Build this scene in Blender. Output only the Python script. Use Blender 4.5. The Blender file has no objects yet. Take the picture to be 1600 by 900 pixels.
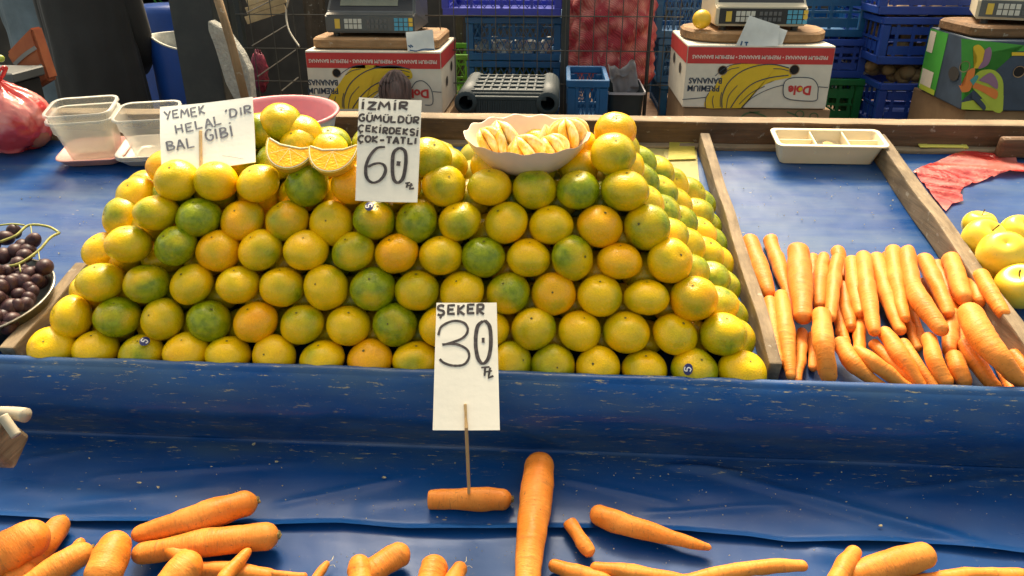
import bpy, bmesh, math, random
from mathutils import Vector, Matrix, Euler, noise
R = math.radians
rnd = random.Random(7)
scn = bpy.context.scene
col = scn.collection

# ------------------------------------------------------------ camera
PITCH, YAW, CAMZ, F = 25.0, 3.5, 1.50, 1200.0
cd = bpy.data.cameras.new('camera'); cam = bpy.data.objects.new('camera', cd); col.objects.link(cam)
cd.sensor_width = 36; cd.lens = F / 1600 * 36; cd.clip_start = 0.02; cd.clip_end = 400
cam.location = (0, 0, CAMZ); cam.rotation_euler = (R(90 - PITCH), 0, R(YAW))
scn.camera = cam
# ------------------------------------------------------------ world and sun
SUN_EL, SUN_ROT = 54.0, -6.0
w = bpy.data.worlds.new('World'); scn.world = w; w.use_nodes = True
nt = w.node_tree; bg = nt.nodes['Background']
sky = nt.nodes.new('ShaderNodeTexSky'); sky.sky_type = 'NISHITA'; sky.sun_disc = False
sky.sun_elevation = R(SUN_EL); sky.sun_rotation = R(SUN_ROT); sky.dust_density = 5; sky.air_density = 0.8; sky.ozone_density = 0.4
tint = nt.nodes.new('ShaderNodeMix'); tint.data_type = 'RGBA'; tint.blend_type = 'MULTIPLY'
tint.inputs[0].default_value = 1.0; tint.inputs[7].default_value = (1.0, 0.88, 0.62, 1)
nt.links.new(sky.outputs[0], tint.inputs[6]); nt.links.new(tint.outputs[2], bg.inputs[0])
bg.inputs[1].default_value = 0.15
sd = bpy.data.lights.new('sun', 'SUN'); sun = bpy.data.objects.new('sun', sd); col.objects.link(sun)
sd.energy = 1.9; sd.angle = R(20); sd.color = (1.0, 0.93, 0.78)
sv = Vector((math.sin(R(SUN_ROT)) * math.cos(R(SUN_EL)), math.cos(R(SUN_ROT)) * math.cos(R(SUN_EL)), math.sin(R(SUN_EL))))
sun.rotation_euler = sv.to_track_quat('Z', 'Y').to_euler(); sun.location = sv * 8
scn.view_settings.view_transform = 'Standard'; scn.view_settings.look = 'None'
scn.view_settings.exposure = 1.58; scn.view_settings.gamma = 1
scn.cycles.max_bounces = 7; scn.cycles.use_denoising = True

# ------------------------------------------------------------ geometry of the place
fh = Vector((-math.sin(R(YAW)), math.cos(R(YAW)), 0)); rt = Vector((math.cos(R(YAW)), math.sin(R(YAW)), 0)); upv = Vector((0, 0, 1))
FW = math.cos(R(PITCH)) * fh - math.sin(R(PITCH)) * upv
UP = math.sin(R(PITCH)) * fh + math.cos(R(PITCH)) * upv
C0 = Vector((0, 0, CAMZ))
def ray(px, py): return FW + (px - 800) / F * rt - (py - 450) / F * UP
def atZ(px, py, zc): return C0 + ray(px, py) * zc
def onP(px, py, p, n):
    d = ray(px, py); return C0 + d * ((p - C0).dot(n) / d.dot(n))
def atY(px, py, Y): return onP(px, py, Vector((0, Y, 0)), Vector((0, 1, 0)))
def zc(p): return (p - C0).dot(FW)
def s2l(c): return c / 12.92 if c <= .04045 else ((c + .055) / 1.055) ** 2.4
def S(r, g, b): return (s2l(r / 255), s2l(g / 255), s2l(b / 255))
TILT = R(12)
TN = Vector((0, -math.sin(TILT), math.cos(TILT))); TV = Vector((0, math.cos(TILT), math.sin(TILT))); TX = Vector((1, 0, 0))
LIP = atZ(600, 578, 1.10)
LIPH = .040
TO = Vector((0, LIP.y, LIP.z)) - TN * LIPH            # table plane origin, under the lip line
def T(x, v, h=0): return TO + TX * x + TV * v + TN * h
def atT(px, py, h=0): return onP(px, py, TO + TN * h, TN)
def tc(p):
    q = p - TO; return q.x, q.dot(TV), q.dot(TN)
LO = onP(700, 698, Vector((0, LIP.y + 0.012, 0)), Vector((0, 1, 0))); LO.x = 0     # crease: top edge of the lower shelf
def atL(px, py, h=0): return onP(px, py, LO + TN * h, TN)
MT = Matrix((TX, TV, TN)).transposed()                  # table axes
VB = tc(atT(1097, 229))[1]                              # foot of the back rail

# ------------------------------------------------------------ helpers
ORG = {}
def tag(o, label=None, cat=None, group=None, kind=None):
    if label: o['label'] = label
    if cat: o['category'] = cat
    if group: o['group'] = group
    if kind: o['kind'] = kind
    return o
def thing(name, label, cat, loc, group=None):
    o = bpy.data.objects.new(name, None); col.objects.link(o); o.location = loc; o.empty_display_size = .05
    ORG[o] = Vector(loc); return tag(o, label, cat, group)
def emit(bm, name, mats, parent=None, smooth=False, loc=None, **kw):
    if not isinstance(mats, (list, tuple)): mats = [mats]
    if parent is not None: org = ORG[parent]
    elif loc is not None: org = Vector(loc)
    else:
        xs = [v.co for v in bm.verts]
        org = Vector(((min(c.x for c in xs) + max(c.x for c in xs)) / 2, (min(c.y for c in xs) + max(c.y for c in xs)) / 2, min(c.z for c in xs)))
    for v in bm.verts: v.co -= org
    bm.normal_update()
    me = bpy.data.meshes.new(name); bm.to_mesh(me); bm.free()
    for m in mats: me.materials.append(m)
    if smooth:
        me.polygons.foreach_set('use_smooth', [True] * len(me.polygons))
    o = bpy.data.objects.new(name, me); col.objects.link(o)
    if parent is not None: o.parent = parent; o.location = (0, 0, 0)
    else: o.location = org
    ORG[o] = org
    return tag(o, **kw)
def B(): return bmesh.new()
def quad(bm, pts, mi=0):
    f = bm.faces.new([bm.verts.new(p) for p in pts]); f.material_index = mi; return f
def box(bm, c, s, rot=None, bev=0.0, mi=0, seg=1, jit=0):
    c = Vector(c); m = rot if rot is not None else Matrix.Identity(3)
    vs = []
    for i in (-1, 1):
        for j in (-1, 1):
            for k in (-1, 1):
                vs.append(bm.verts.new(c + m @ Vector((i * s[0] / 2 + rnd.uniform(-jit, jit), j * s[1] / 2 + rnd.uniform(-jit, jit), k * s[2] / 2 + rnd.uniform(-jit, jit)))))
    fs = [bm.faces.new([vs[a] for a in q]) for q in ((0, 1, 3, 2), (4, 6, 7, 5), (0, 4, 5, 1), (2, 3, 7, 6), (0, 2, 6, 4), (1, 5, 7, 3))]
    for f in fs: f.material_index = mi
    if bev > 0:
        ed = list({e for f in fs for e in f.edges})
        r = bmesh.ops.bevel(bm, geom=ed, offset=bev, segments=seg, profile=.6, affect='EDGES')
        for f in r['faces']: f.material_index = mi
def tube(bm, pts, rad, seg=8, caps=True, mi=0, flat=1.0, upd=None):
    pts = [Vector(p) for p in pts]; n = len(pts)
    if not isinstance(rad, (list, tuple)): rad = [rad] * n
    rings = []; ref = upd or Vector((0, 0, 1))
    for i, p in enumerate(pts):
        d = (pts[min(i + 1, n - 1)] - pts[max(i - 1, 0)]).normalized()
        if abs(d.dot(ref)) > .95: ref = Vector((1, 0, 0)) if abs(d.x) < .9 else Vector((0, 1, 0))
        a = d.cross(ref).normalized(); b = a.cross(d).normalized()
        rings.append([bm.verts.new(p + (a * math.cos(t) + b * math.sin(t) * flat) * rad[i]) for t in [2 * math.pi * k / seg for k in range(seg)]])
    for i in range(n - 1):
        for k in range(seg):
            f = bm.faces.new((rings[i][k], rings[i][(k + 1) % seg], rings[i + 1][(k + 1) % seg], rings[i + 1][k])); f.material_index = mi
    if caps:
        f = bm.faces.new(rings[0][::-1]); f.material_index = mi
        f = bm.faces.new(rings[-1]); f.material_index = mi
    return rings
def lathe(bm, prof, c, seg=32, mi=0, rot=None, mod=None, ell=(1, 1)):
    c = Vector(c); m = rot or Matrix.Identity(3); rings = []
    for (r, z) in prof:
        rr = []
        for k in range(seg):
            t = 2 * math.pi * k / seg; q = r; zz = z
            if mod: q, zz = mod(t, r, z)
            rr.append(bm.verts.new(c + m @ Vector((math.cos(t) * q * ell[0], math.sin(t) * q * ell[1], zz))))
        rings.append(rr)
    for i in range(len(rings) - 1):
        for k in range(seg):
            f = bm.faces.new((rings[i][k], rings[i][(k + 1) % seg], rings[i + 1][(k + 1) % seg], rings[i + 1][k])); f.material_index = mi
    return rings
def grid(bm, fn, nu, nv, mi=0, closed=False):
    g = [[bm.verts.new(fn(i / nu, j / nv)) for j in range(nv + 1)] for i in range(nu + (0 if closed else 1))]
    n = len(g)
    for i in range(nu):
        for j in range(nv):
            a = g[i]; b = g[(i + 1) % n]
            f = bm.faces.new((a[j], b[j], b[j + 1], a[j + 1])); f.material_index = mi
    return g
def spline(P, n=8):
    P = [Vector(p) for p in P]
    if len(P) < 3: return [P[0].lerp(P[-1], i / n) for i in range(n + 1)]
    out = []
    for i in range(len(P) - 1):
        a, b, c, d = P[max(i - 1, 0)], P[i], P[i + 1], P[min(i + 2, len(P) - 1)]
        for k in range(n):
            t = k / n
            out.append(.5 * ((2 * b) + (c - a) * t + (2 * a - 5 * b + 4 * c - d) * t * t + (3 * b - a - 3 * c + d) * t ** 3))
    out.append(P[-1]); return out
def prism(bm, pts, nrm, th, mi=0):
    nrm = Vector(nrm).normalized(); n = len(pts)
    a = [bm.verts.new(Vector(p)) for p in pts]; b = [bm.verts.new(Vector(p) - nrm * th) for p in pts]
    fs = [bm.faces.new(a), bm.faces.new(b[::-1])] + [bm.faces.new((a[i], b[i], b[(i + 1) % n], a[(i + 1) % n])) for i in range(n)]
    for f in fs: f.material_index = mi
def ribbon(bm, pts, wd, nrm, mi=0):
    pts = [Vector(p) for p in pts]; n = len(pts); L = []
    for i, p in enumerate(pts):
        d = (pts[min(i + 1, n - 1)] - pts[max(i - 1, 0)])
        d = d.normalized() if d.length > 1e-9 else Vector((1, 0, 0))
        s = d.cross(nrm).normalized(); ww = wd[i] if isinstance(wd, list) else wd
        L.append((bm.verts.new(p - s * ww / 2), bm.verts.new(p + s * ww / 2)))
    for i in range(n - 1):
        f = bm.faces.new((L[i][0], L[i][1], L[i + 1][1], L[i + 1][0])); f.material_index = mi
def nz(p, s, o=0): return noise.noise(Vector((p[0] * s + o, p[1] * s + o * .7, p[2] * s - o)))
def R3(x=0, y=0, z=0): return Euler((R(x), R(y), R(z))).to_matrix()
def copy_obj(o, parent=None, **kw):
    c = o.copy(); col.objects.link(c)
    if parent is not None: c.parent = parent
    for k in ('label', 'category', 'group'):
        if k in c and k not in kw and parent is not None: del c[k]
    return tag(c, **kw)

# ------------------------------------------------------------ materials
def M(name, base, rough=.55, var=.12, vs=6, bump=0.0, bs=60, metal=0, spec=.5, col2=None, stretch=(1, 1, 1), coat=0, det=4, bd=.002, alpha=1, trans=0, r0=.35, r1=.65, sheen=0, sss=0):
    m = bpy.data.materials.new(name); m.use_nodes = True; t = m.node_tree; N = t.nodes; L = t.links
    b = N['Principled BSDF']; b.inputs['Roughness'].default_value = rough; b.inputs['Metallic'].default_value = metal
    b.inputs['Specular IOR Level'].default_value = spec; b.inputs['Coat Weight'].default_value = coat; b.inputs['Coat Roughness'].default_value = .15
    b.inputs['Alpha'].default_value = alpha; b.inputs['Transmission Weight'].default_value = trans
    if sheen: b.inputs['Sheen Weight'].default_value = sheen
    if sss: b.inputs['Subsurface Weight'].default_value = sss; b.inputs['Subsurface Radius'].default_value = (.01, .004, .001); b.inputs['Subsurface Scale'].default_value = 1
    tcn = N.new('ShaderNodeTexCoord'); mp = N.new('ShaderNodeMapping'); mp.inputs['Scale'].default_value = stretch
    L.new(tcn.outputs['Object'], mp.inputs[0])
    n1 = N.new('ShaderNodeTexNoise'); n1.inputs['Scale'].default_value = vs; n1.inputs['Detail'].default_value = det; n1.inputs['Roughness'].default_value = .65
    L.new(mp.outputs[0], n1.inputs[0])
    rp = N.new('ShaderNodeValToRGB'); L.new(n1.outputs[0], rp.inputs[0])
    c2 = col2 or tuple(min(1, c * (1 + var)) for c in base); c1 = base if col2 else tuple(c * (1 - var) for c in base)
    rp.color_ramp.elements[0].position = r0; rp.color_ramp.elements[1].position = r1
    rp.color_ramp.elements[0].color = (*c1, 1); rp.color_ramp.elements[1].color = (*c2, 1)
    L.new(rp.outputs[0], b.inputs['Base Color'])
    if bump:
        n2 = N.new('ShaderNodeTexNoise'); n2.inputs['Scale'].default_value = bs; n2.inputs['Detail'].default_value = 5; L.new(mp.outputs[0], n2.inputs[0])
        bp = N.new('ShaderNodeBump'); bp.inputs['Strength'].default_value = bump; bp.inputs['Distance'].default_value = bd
        L.new(n2.outputs[0], bp.inputs['Height']); L.new(bp.outputs[0], b.inputs['Normal'])
    m['b'] = 1
    return m
def node(t, k, **kw):
    n = t.nodes.new(k)
    for a, v in kw.items():
        if hasattr(n, a): setattr(n, a, v)
    return n
def mixc(t, fac, a, b, blend='MIX'):
    n = node(t, 'ShaderNodeMix', data_type='RGBA', blend_type=blend)
    for i, v in ((0, fac), (6, a), (7, b)):
        if isinstance(v, bpy.types.NodeSocket): t.links.new(v, n.inputs[i])
        elif isinstance(v, tuple): n.inputs[i].default_value = (*v, 1) if len(v) == 3 else v
        else: n.inputs[i].default_value = v
    return n.outputs[2]
def math_(t, op, a, b=0.0, c=None, clamp=False):
    n = node(t, 'ShaderNodeMath', operation=op); n.use_clamp = clamp
    for i, v in enumerate((a, b) if c is None else (a, b, c)):
        if isinstance(v, bpy.types.NodeSocket): t.links.new(v, n.inputs[i])
        else: n.inputs[i].default_value = v
    return n.outputs[0]
def noi(t, vec, sc, det=3, rough=.6, kind='ShaderNodeTexNoise'):
    n = node(t, kind); n.inputs['Scale'].default_value = sc
    if 'Detail' in n.inputs: n.inputs['Detail'].default_value = det
    if 'Roughness' in n.inputs and kind == 'ShaderNodeTexNoise': n.inputs['Roughness'].default_value = rough
    t.links.new(vec, n.inputs['Vector']); return n.outputs[0]
def ramp(t, v, a, b, ca=(0, 0, 0), cb=(1, 1, 1)):
    n = node(t, 'ShaderNodeValToRGB'); t.links.new(v, n.inputs[0]); e = n.color_ramp.elements
    e[0].position = a; e[1].position = b; e[0].color = (*ca, 1); e[1].color = (*cb, 1); return n.outputs[0]
def mapping(t, sc=(1, 1, 1), off=None, src='Object'):
    tcn = node(t, 'ShaderNodeTexCoord'); mp = node(t, 'ShaderNodeMapping'); mp.inputs['Scale'].default_value = sc
    t.links.new(tcn.outputs[src], mp.inputs[0])
    if off is not None: t.links.new(off, mp.inputs['Location'])
    return mp.outputs[0]
def new_mat(name, rough=.5, spec=.5):
    m = bpy.data.materials.new(name); m.use_nodes = True; t = m.node_tree; b = t.nodes['Principled BSDF']
    b.inputs['Roughness'].default_value = rough; b.inputs['Specular IOR Level'].default_value = spec
    return m, t, b
def bump(t, b, h, st, dist):
    n = node(t, 'ShaderNodeBump'); n.inputs['Strength'].default_value = st; n.inputs['Distance'].default_value = dist
    t.links.new(h, n.inputs['Height']); t.links.new(n.outputs[0], b.inputs['Normal']); return n

def citrus_mat():
    m, t, b = new_mat('mandarin_peel', .33, .32)
    oi = node(t, 'ShaderNodeObjectInfo'); sp = node(t, 'ShaderNodeSeparateColor'); t.links.new(oi.outputs['Color'], sp.inputs[0])
    off = node(t, 'ShaderNodeCombineXYZ')
    o10 = math_(t, 'MULTIPLY', sp.outputs[2], 37.0)
    for i in range(3): t.links.new(o10, off.inputs[i])
    v = mapping(t, off=off.outputs[0])
    big = noi(t, v, 22, 1.5, .5); mid = noi(t, v, 90, 4, .6); fine = noi(t, v, 620, 2, .6)
    g = math_(t, 'ADD', math_(t, 'MULTIPLY_ADD', big, 2.7, -1.35), sp.outputs[0])
    g = math_(t, 'ADD', g, math_(t, 'MULTIPLY_ADD', mid, .16, -.08))
    gf = ramp(t, g, .05, 1.1)
    o = math_(t, 'ADD', math_(t, 'MULTIPLY_ADD', big, -1.3, 0.65), sp.outputs[1]); of = ramp(t, o, .15, .95)
    yel = mixc(t, of, (.88, .54, .001), (.90, .37, .001))
    grn = mixc(t, ramp(t, mid, .35, .7), (.17, .23, .002), (.36, .40, .002))
    c = mixc(t, gf, yel, grn)
    v2 = node(t, 'ShaderNodeTexVoronoi'); v2.inputs['Scale'].default_value = 130; t.links.new(v, v2.inputs['Vector'])
    sc = ramp(t, v2.outputs['Distance'], .05, .12, (.55, .45, .3), (1, 1, 1))
    spots = ramp(t, noi(t, v, 60, 2), .60, .66)
    c = mixc(t, spots, c, mixc(t, 1.0, c, sc, 'MULTIPLY'))
    c = mixc(t, 1.0, c, ramp(t, fine, .3, .6, (.9, .88, .8), (1.04, 1.04, 1.0)), 'MULTIPLY')
    t.links.new(c, b.inputs['Base Color'])
    t.links.new(ramp(t, mid, .3, .7, (.22,) * 3, (.36,) * 3), b.inputs['Roughness'])
    b.inputs['Coat Weight'].default_value = .12; b.inputs['Coat Roughness'].default_value = .12
    vv = node(t, 'ShaderNodeTexVoronoi'); vv.inputs['Scale'].default_value = 520; t.links.new(v, vv.inputs['Vector'])
    h = math_(t, 'ADD', math_(t, 'MULTIPLY', vv.outputs['Distance'], .6), math_(t, 'MULTIPLY', noi(t, v, 60, 3), 1.6))
    bump(t, b, h, .5, .0011)
    return m
PEEL = citrus_mat()
CALYX = M('mandarin_calyx', (.13, .12, .03), .8, col2=(.05, .035, .015), vs=300)
def carrot_mat():
    m, t, b = new_mat('carrot_skin', .5, .25)
    oi = node(t, 'ShaderNodeObjectInfo'); off = node(t, 'ShaderNodeCombineXYZ')
    o10 = math_(t, 'MULTIPLY', oi.outputs['Random'], 21.0)
    for i in range(3): t.links.new(o10, off.inputs[i])
    v = mapping(t, off=off.outputs[0]); vx = mapping(t, (1, 1, 4.5), off=off.outputs[0])   # z runs along the carrot
    big = noi(t, v, 25, 3); rg = noi(t, vx, 34, 4, .7); fi = noi(t, v, 260, 4)
    c = mixc(t, ramp(t, big, .3, .7), (.74, .205, .018), (.82, .29, .045))
    c = mixc(t, math_(t, 'MULTIPLY', ramp(t, rg, .56, .68), .6), c, (.42, .15, .035))
    c = mixc(t, math_(t, 'MULTIPLY', ramp(t, fi, .62, .70), .7), c, (.26, .11, .035))
    hs = node(t, 'ShaderNodeHueSaturation'); t.links.new(c, hs.inputs['Color'])
    t.links.new(math_(t, 'MULTIPLY_ADD', oi.outputs['Random'], .25, .86), hs.inputs['Value'])
    t.links.new(hs.outputs[0], b.inputs['Base Color'])
    t.links.new(ramp(t, big, .3, .7, (.38,) * 3, (.6,) * 3), b.inputs['Roughness'])
    h = math_(t, 'ADD', math_(t, 'MULTIPLY', rg, 1.0), math_(t, 'MULTIPLY', fi, .25)); bump(t, b, h, .75, .0022)
    return m
CARROT = carrot_mat()
CROWN = M('carrot_crown', (.16, .14, .04), .85, col2=(.35, .22, .07), vs=400, bump=.8, bs=500)
CUT = M('carrot_cut_face', (.80, .40, .10), .45, vs=300, bump=.3, bs=500)
def sheet_mat(name, seed, lipz=None):
    m, t, b = new_mat(name, .32, .24)
    v = mapping(t); vs = mapping(t, (1, 1.0, 1.0)); vl = mapping(t, (.25, 1.6, 1.6))
    big = noi(t, v, 3.5 + seed * .1, 4, .6); cl = noi(t, vl, 14, 5, .65); fi = noi(t, v, 120, 4, .7)
    c = mixc(t, ramp(t, big, .3, .7), (.0012, .040, .170), (.0020, .062, .225))
    sp_ = node(t, 'ShaderNodeSeparateXYZ'); t.links.new(v, sp_.inputs[0])
    up_ = ramp(t, math_(t, 'SUBTRACT', sp_.outputs[1], LIP.y + .05), 0, .12)                 # upper deck greyer: dust plus the backlight sheen painted into the colour
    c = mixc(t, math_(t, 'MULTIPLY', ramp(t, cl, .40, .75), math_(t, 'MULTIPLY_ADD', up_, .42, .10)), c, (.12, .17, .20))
    c = mixc(t, math_(t, 'MULTIPLY', ramp(t, fi, .62, .72), .25), c, (.16, .17, .14))
    # flecks: dried bits and scratches stretched along the stall
    vf = mapping(t, (.45, 1.2, 1.2)); vo = node(t, 'ShaderNodeTexVoronoi'); vo.inputs['Scale'].default_value = 75; t.links.new(vf, vo.inputs['Vector'])
    dots = ramp(t, vo.outputs['Distance'], .07, .13, (1, 1, 1), (0, 0, 0))
    pat = ramp(t, noi(t, v, 7, 3), .56, .66)
    amt = math_(t, 'MULTIPLY', dots, pat)
    sepn = node(t, 'ShaderNodeSeparateXYZ'); t.links.new(v, sepn.inputs[0])
    if lipz is not None:   # the lip is rubbed by hands and crates: worn paint-like flecks along the edge itself
        d = math_(t, 'ABSOLUTE', math_(t, 'SUBTRACT', sepn.outputs[1], lipz - .006))
        near = ramp(t, d, .004, .04, (1, 1, 1), (0, 0, 0))
        sn = noi(t, mapping(t, (.28, 1.8, 1.8)), 120, 5, .75)
        wear = math_(t, 'MULTIPLY', near, ramp(t, sn, .60, .66))
        amt = math_(t, 'MAXIMUM', math_(t, 'MULTIPLY', amt, .8), math_(t, 'MULTIPLY', wear, .9))
        film = math_(t, 'MULTIPLY', near, math_(t, 'MULTIPLY', ramp(t, noi(t, mapping(t, (.4, 1, 1)), 22, 4), .35, .65), .35))
        c = mixc(t, film, c, (.10, .14, .11))
    if lipz is not None:   # pale line along the drop's foot fold: rubbing plus the crease's painted highlight
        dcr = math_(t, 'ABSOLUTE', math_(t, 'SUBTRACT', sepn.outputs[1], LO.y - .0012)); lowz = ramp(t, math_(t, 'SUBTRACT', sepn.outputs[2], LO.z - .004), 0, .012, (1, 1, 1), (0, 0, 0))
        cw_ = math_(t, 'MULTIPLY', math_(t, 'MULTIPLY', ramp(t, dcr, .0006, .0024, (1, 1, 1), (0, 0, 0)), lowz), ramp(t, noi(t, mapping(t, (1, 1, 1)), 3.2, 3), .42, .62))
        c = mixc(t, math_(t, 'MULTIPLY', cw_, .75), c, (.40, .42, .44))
    c = mixc(t, amt, c, (.42, .34, .16))
    t.links.new(c, b.inputs['Base Color'])
    t.links.new(ramp(t, cl, .35, .75, (.27,) * 3, (.5,) * 3), b.inputs['Roughness'])
    rn = node(t, 'ShaderNodeTexNoise', noise_type='RIDGED_MULTIFRACTAL'); rn.inputs['Scale'].default_value = 4.5; rn.inputs['Detail'].default_value = 2; t.links.new(mapping(t, (.6, 1.3, 1.3)), rn.inputs['Vector'])
    h = math_(t, 'ADD', math_(t, 'MULTIPLY', noi(t, v, 9, 2), 1.2), math_(t, 'MULTIPLY', fi, .03)); h = math_(t, 'ADD', h, math_(t, 'MULTIPLY', rn.outputs[0], .35)); bump(t, b, h, .4, .007)
    return m
SHEET = sheet_mat('blue_vinyl', 0, None)
SHEETLOW = sheet_mat('blue_vinyl_lower', 5)
def wood_mat(name, c1, c2, rough=.75, axis=0, sc=18):
    m, t, b = new_mat(name, rough, .3)
    st = [1, 1, 1]; st[axis] = .07
    v = mapping(t, tuple(st)); g = noi(t, v, sc * 3, 6, .7); g2 = noi(t, mapping(t), 9, 4)
    c = mixc(t, ramp(t, g, .34, .68), c1, c2)
    c = mixc(t, math_(t, 'MULTIPLY', ramp(t, g2, .45, .72), .55), c, tuple(x * .35 for x in c1))
    c = mixc(t, math_(t, 'MULTIPLY', ramp(t, noi(t, mapping(t), 55, 5), .62, .70), .5), c, (.5, .46, .36))
    t.links.new(c, b.inputs['Base Color']); bump(t, b, g, .7, .003)
    return m
RAILW = wood_mat('old_dark_timber', (.085, .045, .022), (.19, .105, .055))
RAILTOP = wood_mat('pale_timber', (.22, .15, .085), (.36, .26, .155))
DIVW = wood_mat('weathered_timber', (.15, .105, .06), (.33, .245, .145), axis=1)
SLABW = wood_mat('chopping_board_wood', (.26, .14, .06), (.42, .25, .12))
CARD = M('white_card', (.80, .74, .60), .6, var=.03, vs=12, bump=.15, bs=90)
CARDB = M('bright_white_card', (.88, .86, .74), .6, var=.03, vs=12, bump=.15, bs=90)
INK = M('marker_ink', (.028, .020, .018), .6, col2=(.12, .09, .08), vs=160, stretch=(1, 1, 1), r0=.45, r1=.8)
INKG = M('grey_marker_ink', (.10, .10, .12), .6, col2=(.28, .28, .30), vs=220, r0=.4, r1=.75)
STICK = M('bamboo_stick', (.50, .32, .13), .6, var=.25, vs=90, stretch=(1, 1, .1), bump=.3)
KRAFT = M('kraft_cardboard', (.30, .19, .095), .85, var=.15, vs=10, bump=.2, bs=60)
BOXW = M('printed_white_cardboard', (.66, .60, .47), .6, var=.06, vs=14, bump=.15, bs=40)
BOXRED = M('print_red', (.52, .035, .03), .6, var=.08)
BOXYEL = M('print_yellow', (.70, .46, .015), .6, var=.06)
BOXINK = M('print_navy', (.035, .05, .075), .6, var=.1)
BOXPALE = M('print_pale', (.74, .60, .50), .6, var=.04)
CRB = M('crate_blue', S(26, 62, 145), .42, var=.12, vs=9, bump=.1)
CRV = M('crate_violet_blue', S(52, 62, 165), .4, var=.12, vs=9, bump=.1)
CRT = M('crate_teal', S(16, 82, 128), .42, var=.15, vs=9, bump=.1)
CRD = M('crate_dark', S(34, 46, 48), .6, var=.2, vs=9, bump=.1)
CRG = M('crate_green', S(10, 105, 50), .45, var=.15, vs=9, bump=.1)
CRL = M('crate_lime', S(90, 150, 25), .45, var=.15, vs=9)
DARKMET = M('painted_steel', (.018, .024, .026), .45, var=.3, vs=6, bump=.15, col2=(.05, .055, .05), r0=.45, r1=.8)
WIRE = M('galvanised_wire', (.09, .085, .07), .5, metal=.5, var=.2)
CREAMP = M('cream_plastic', (.74, .62, .40), .38, var=.04, vs=9)
SCBLK = M('scale_black_plastic', (.025, .026, .026), .4, var=.2)
SCGRY = M('scale_grey_plastic', (.10, .105, .10), .42, var=.1)
SCCRM = M('scale_cream_plastic', (.62, .54, .38), .42, var=.06)
LCD = M('lcd_display', (.20, .20, .13), .2, var=.1, vs=20)
LCDD = M('dark_lcd_display', (.05, .055, .045), .2, var=.1)
KEYB = M('key_blue', (.09, .36, .50), .5); KEYY = M('key_yellow', (.75, .50, .06), .5); KEYW = M('key_white', (.62, .60, .50), .5); KEYG = M('key_grey', (.12, .12, .115), .5)
PLATE = M('steel_plate', (.5, .48, .44), .3, metal=.9, var=.05)

# ------------------------------------------------------------ the setting
bm = B(); g = 160
quad(bm, [(-g, -g, 0), (g, -g, 0), (g, g, 0), (-g, g, 0)])
emit(bm, 'ground', M('market_asphalt', (.05, .047, .042), .9, var=.3, vs=3, bump=.5, bs=40), kind='structure', loc=(0, 0, 0))

def board(name, p, a, b, c, lx, ly, lz, mat, label=None, cat=None, parent=None, bev=.003, div=14, amp=.0016, mats=None, topmi=None, **kw):
    """timber: centre p, axes a (length), b, c (up); worn, slightly wavy"""
    bm = B()
    bmesh.ops.create_cube(bm, size=1)
    for v in bm.verts: v.co = Vector((v.co.x * lx, v.co.y * ly, v.co.z * lz))
    bmesh.ops.bevel(bm, geom=list(bm.edges), offset=bev, segments=2, profile=.6, affect='EDGES')
    for k in range(1, div):
        x = -lx / 2 + lx * k / div
        bmesh.ops.bisect_plane(bm, geom=list(bm.verts) + list(bm.edges) + list(bm.faces), plane_co=(x, 0, 0), plane_no=(1, 0, 0))
    for v in bm.verts:
        q = v.co
        v.co += Vector((0, nz((q.x, q.y * 3, q.z), 6, p[0] * 9) * amp * 2, nz((q.x, q.y, q.z * 3), 9, p[1] * 7 + 3) * amp * 2))
    m = Matrix((a, b, c)).transposed()
    bm.normal_update()
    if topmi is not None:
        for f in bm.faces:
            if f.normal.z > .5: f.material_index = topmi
    for v in bm.verts: v.co = m @ v.co + Vector(p)
    return emit(bm, name, mats or mat, parent, label=label, cat=cat, **kw)

# table under the sheets: deck, front board and legs
tb = thing('stall_table', 'timber stall table hidden beneath the blue vinyl sheets', 'table', (0, LIP.y + .3, 0))
bm = B(); box(bm, T(0, VB / 2 + .03, -.022), (3.2, VB + .04, .03), MT, .002); box(bm, T(0, .003, .008), (3.2, .012, .050), MT, .002); emit(bm, 'tabletop', RAILW, tb)
bm = B(); box(bm, LO - TV * .30 - TN * .03, (3.2, .62, .025), MT, .002); emit(bm, 'lower_shelf', RAILW, tb)
for x in (-1.45, 1.45):
    for y in (LIP.y - .45, LIP.y + .05, LIP.y + .78):
        bm = B(); zt = LO.z - .12 if y < LIP.y else TO.z + (y - LIP.y) * math.tan(TILT) - .06
        box(bm, (x, y, zt / 2), (.07, .07, zt), None, .004); emit(bm, 'leg', RAILW, tb)

# the blue sheet: one piece from the back rail, over the lip, down the drop and out over the lower shelf
seam_px = [(-260, 796), (0, 808), (60, 811), (120, 816), (250, 818), (430, 822), (533, 820), (640, 828), (760, 829), (850, 828), (960, 829), (1066, 832), (1170, 840), (1230, 848), (1400, 849), (1500, 856), (1600, 866), (1850, 885)]
seam = [atL(*q) for q in seam_px]
def seam_y(x):
    for a, b in zip(seam, seam[1:]):
        if a.x <= x <= b.x:
            t = (x - a.x) / (b.x - a.x); return a.y + (b.y - a.y) * t
    return seam[0].y if x < seam[0].x else seam[-1].y
def ridge(x, y, a, b, wd, h, pw=1.0):
    ab = Vector((b[0] - a[0], b[1] - a[1])); ap = Vector((x - a[0], y - a[1])); L = ab.length; t = ap.dot(ab) / L / L
    if t < -.05 or t > 1.05: return 0
    d = abs(ap.x * ab.y - ap.y * ab.x) / L
    return h * math.exp(-(d / wd) ** 2) * min(1, max(0, (t + .05) * 8)) * min(1, max(0, (1.05 - t) * 4))
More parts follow.
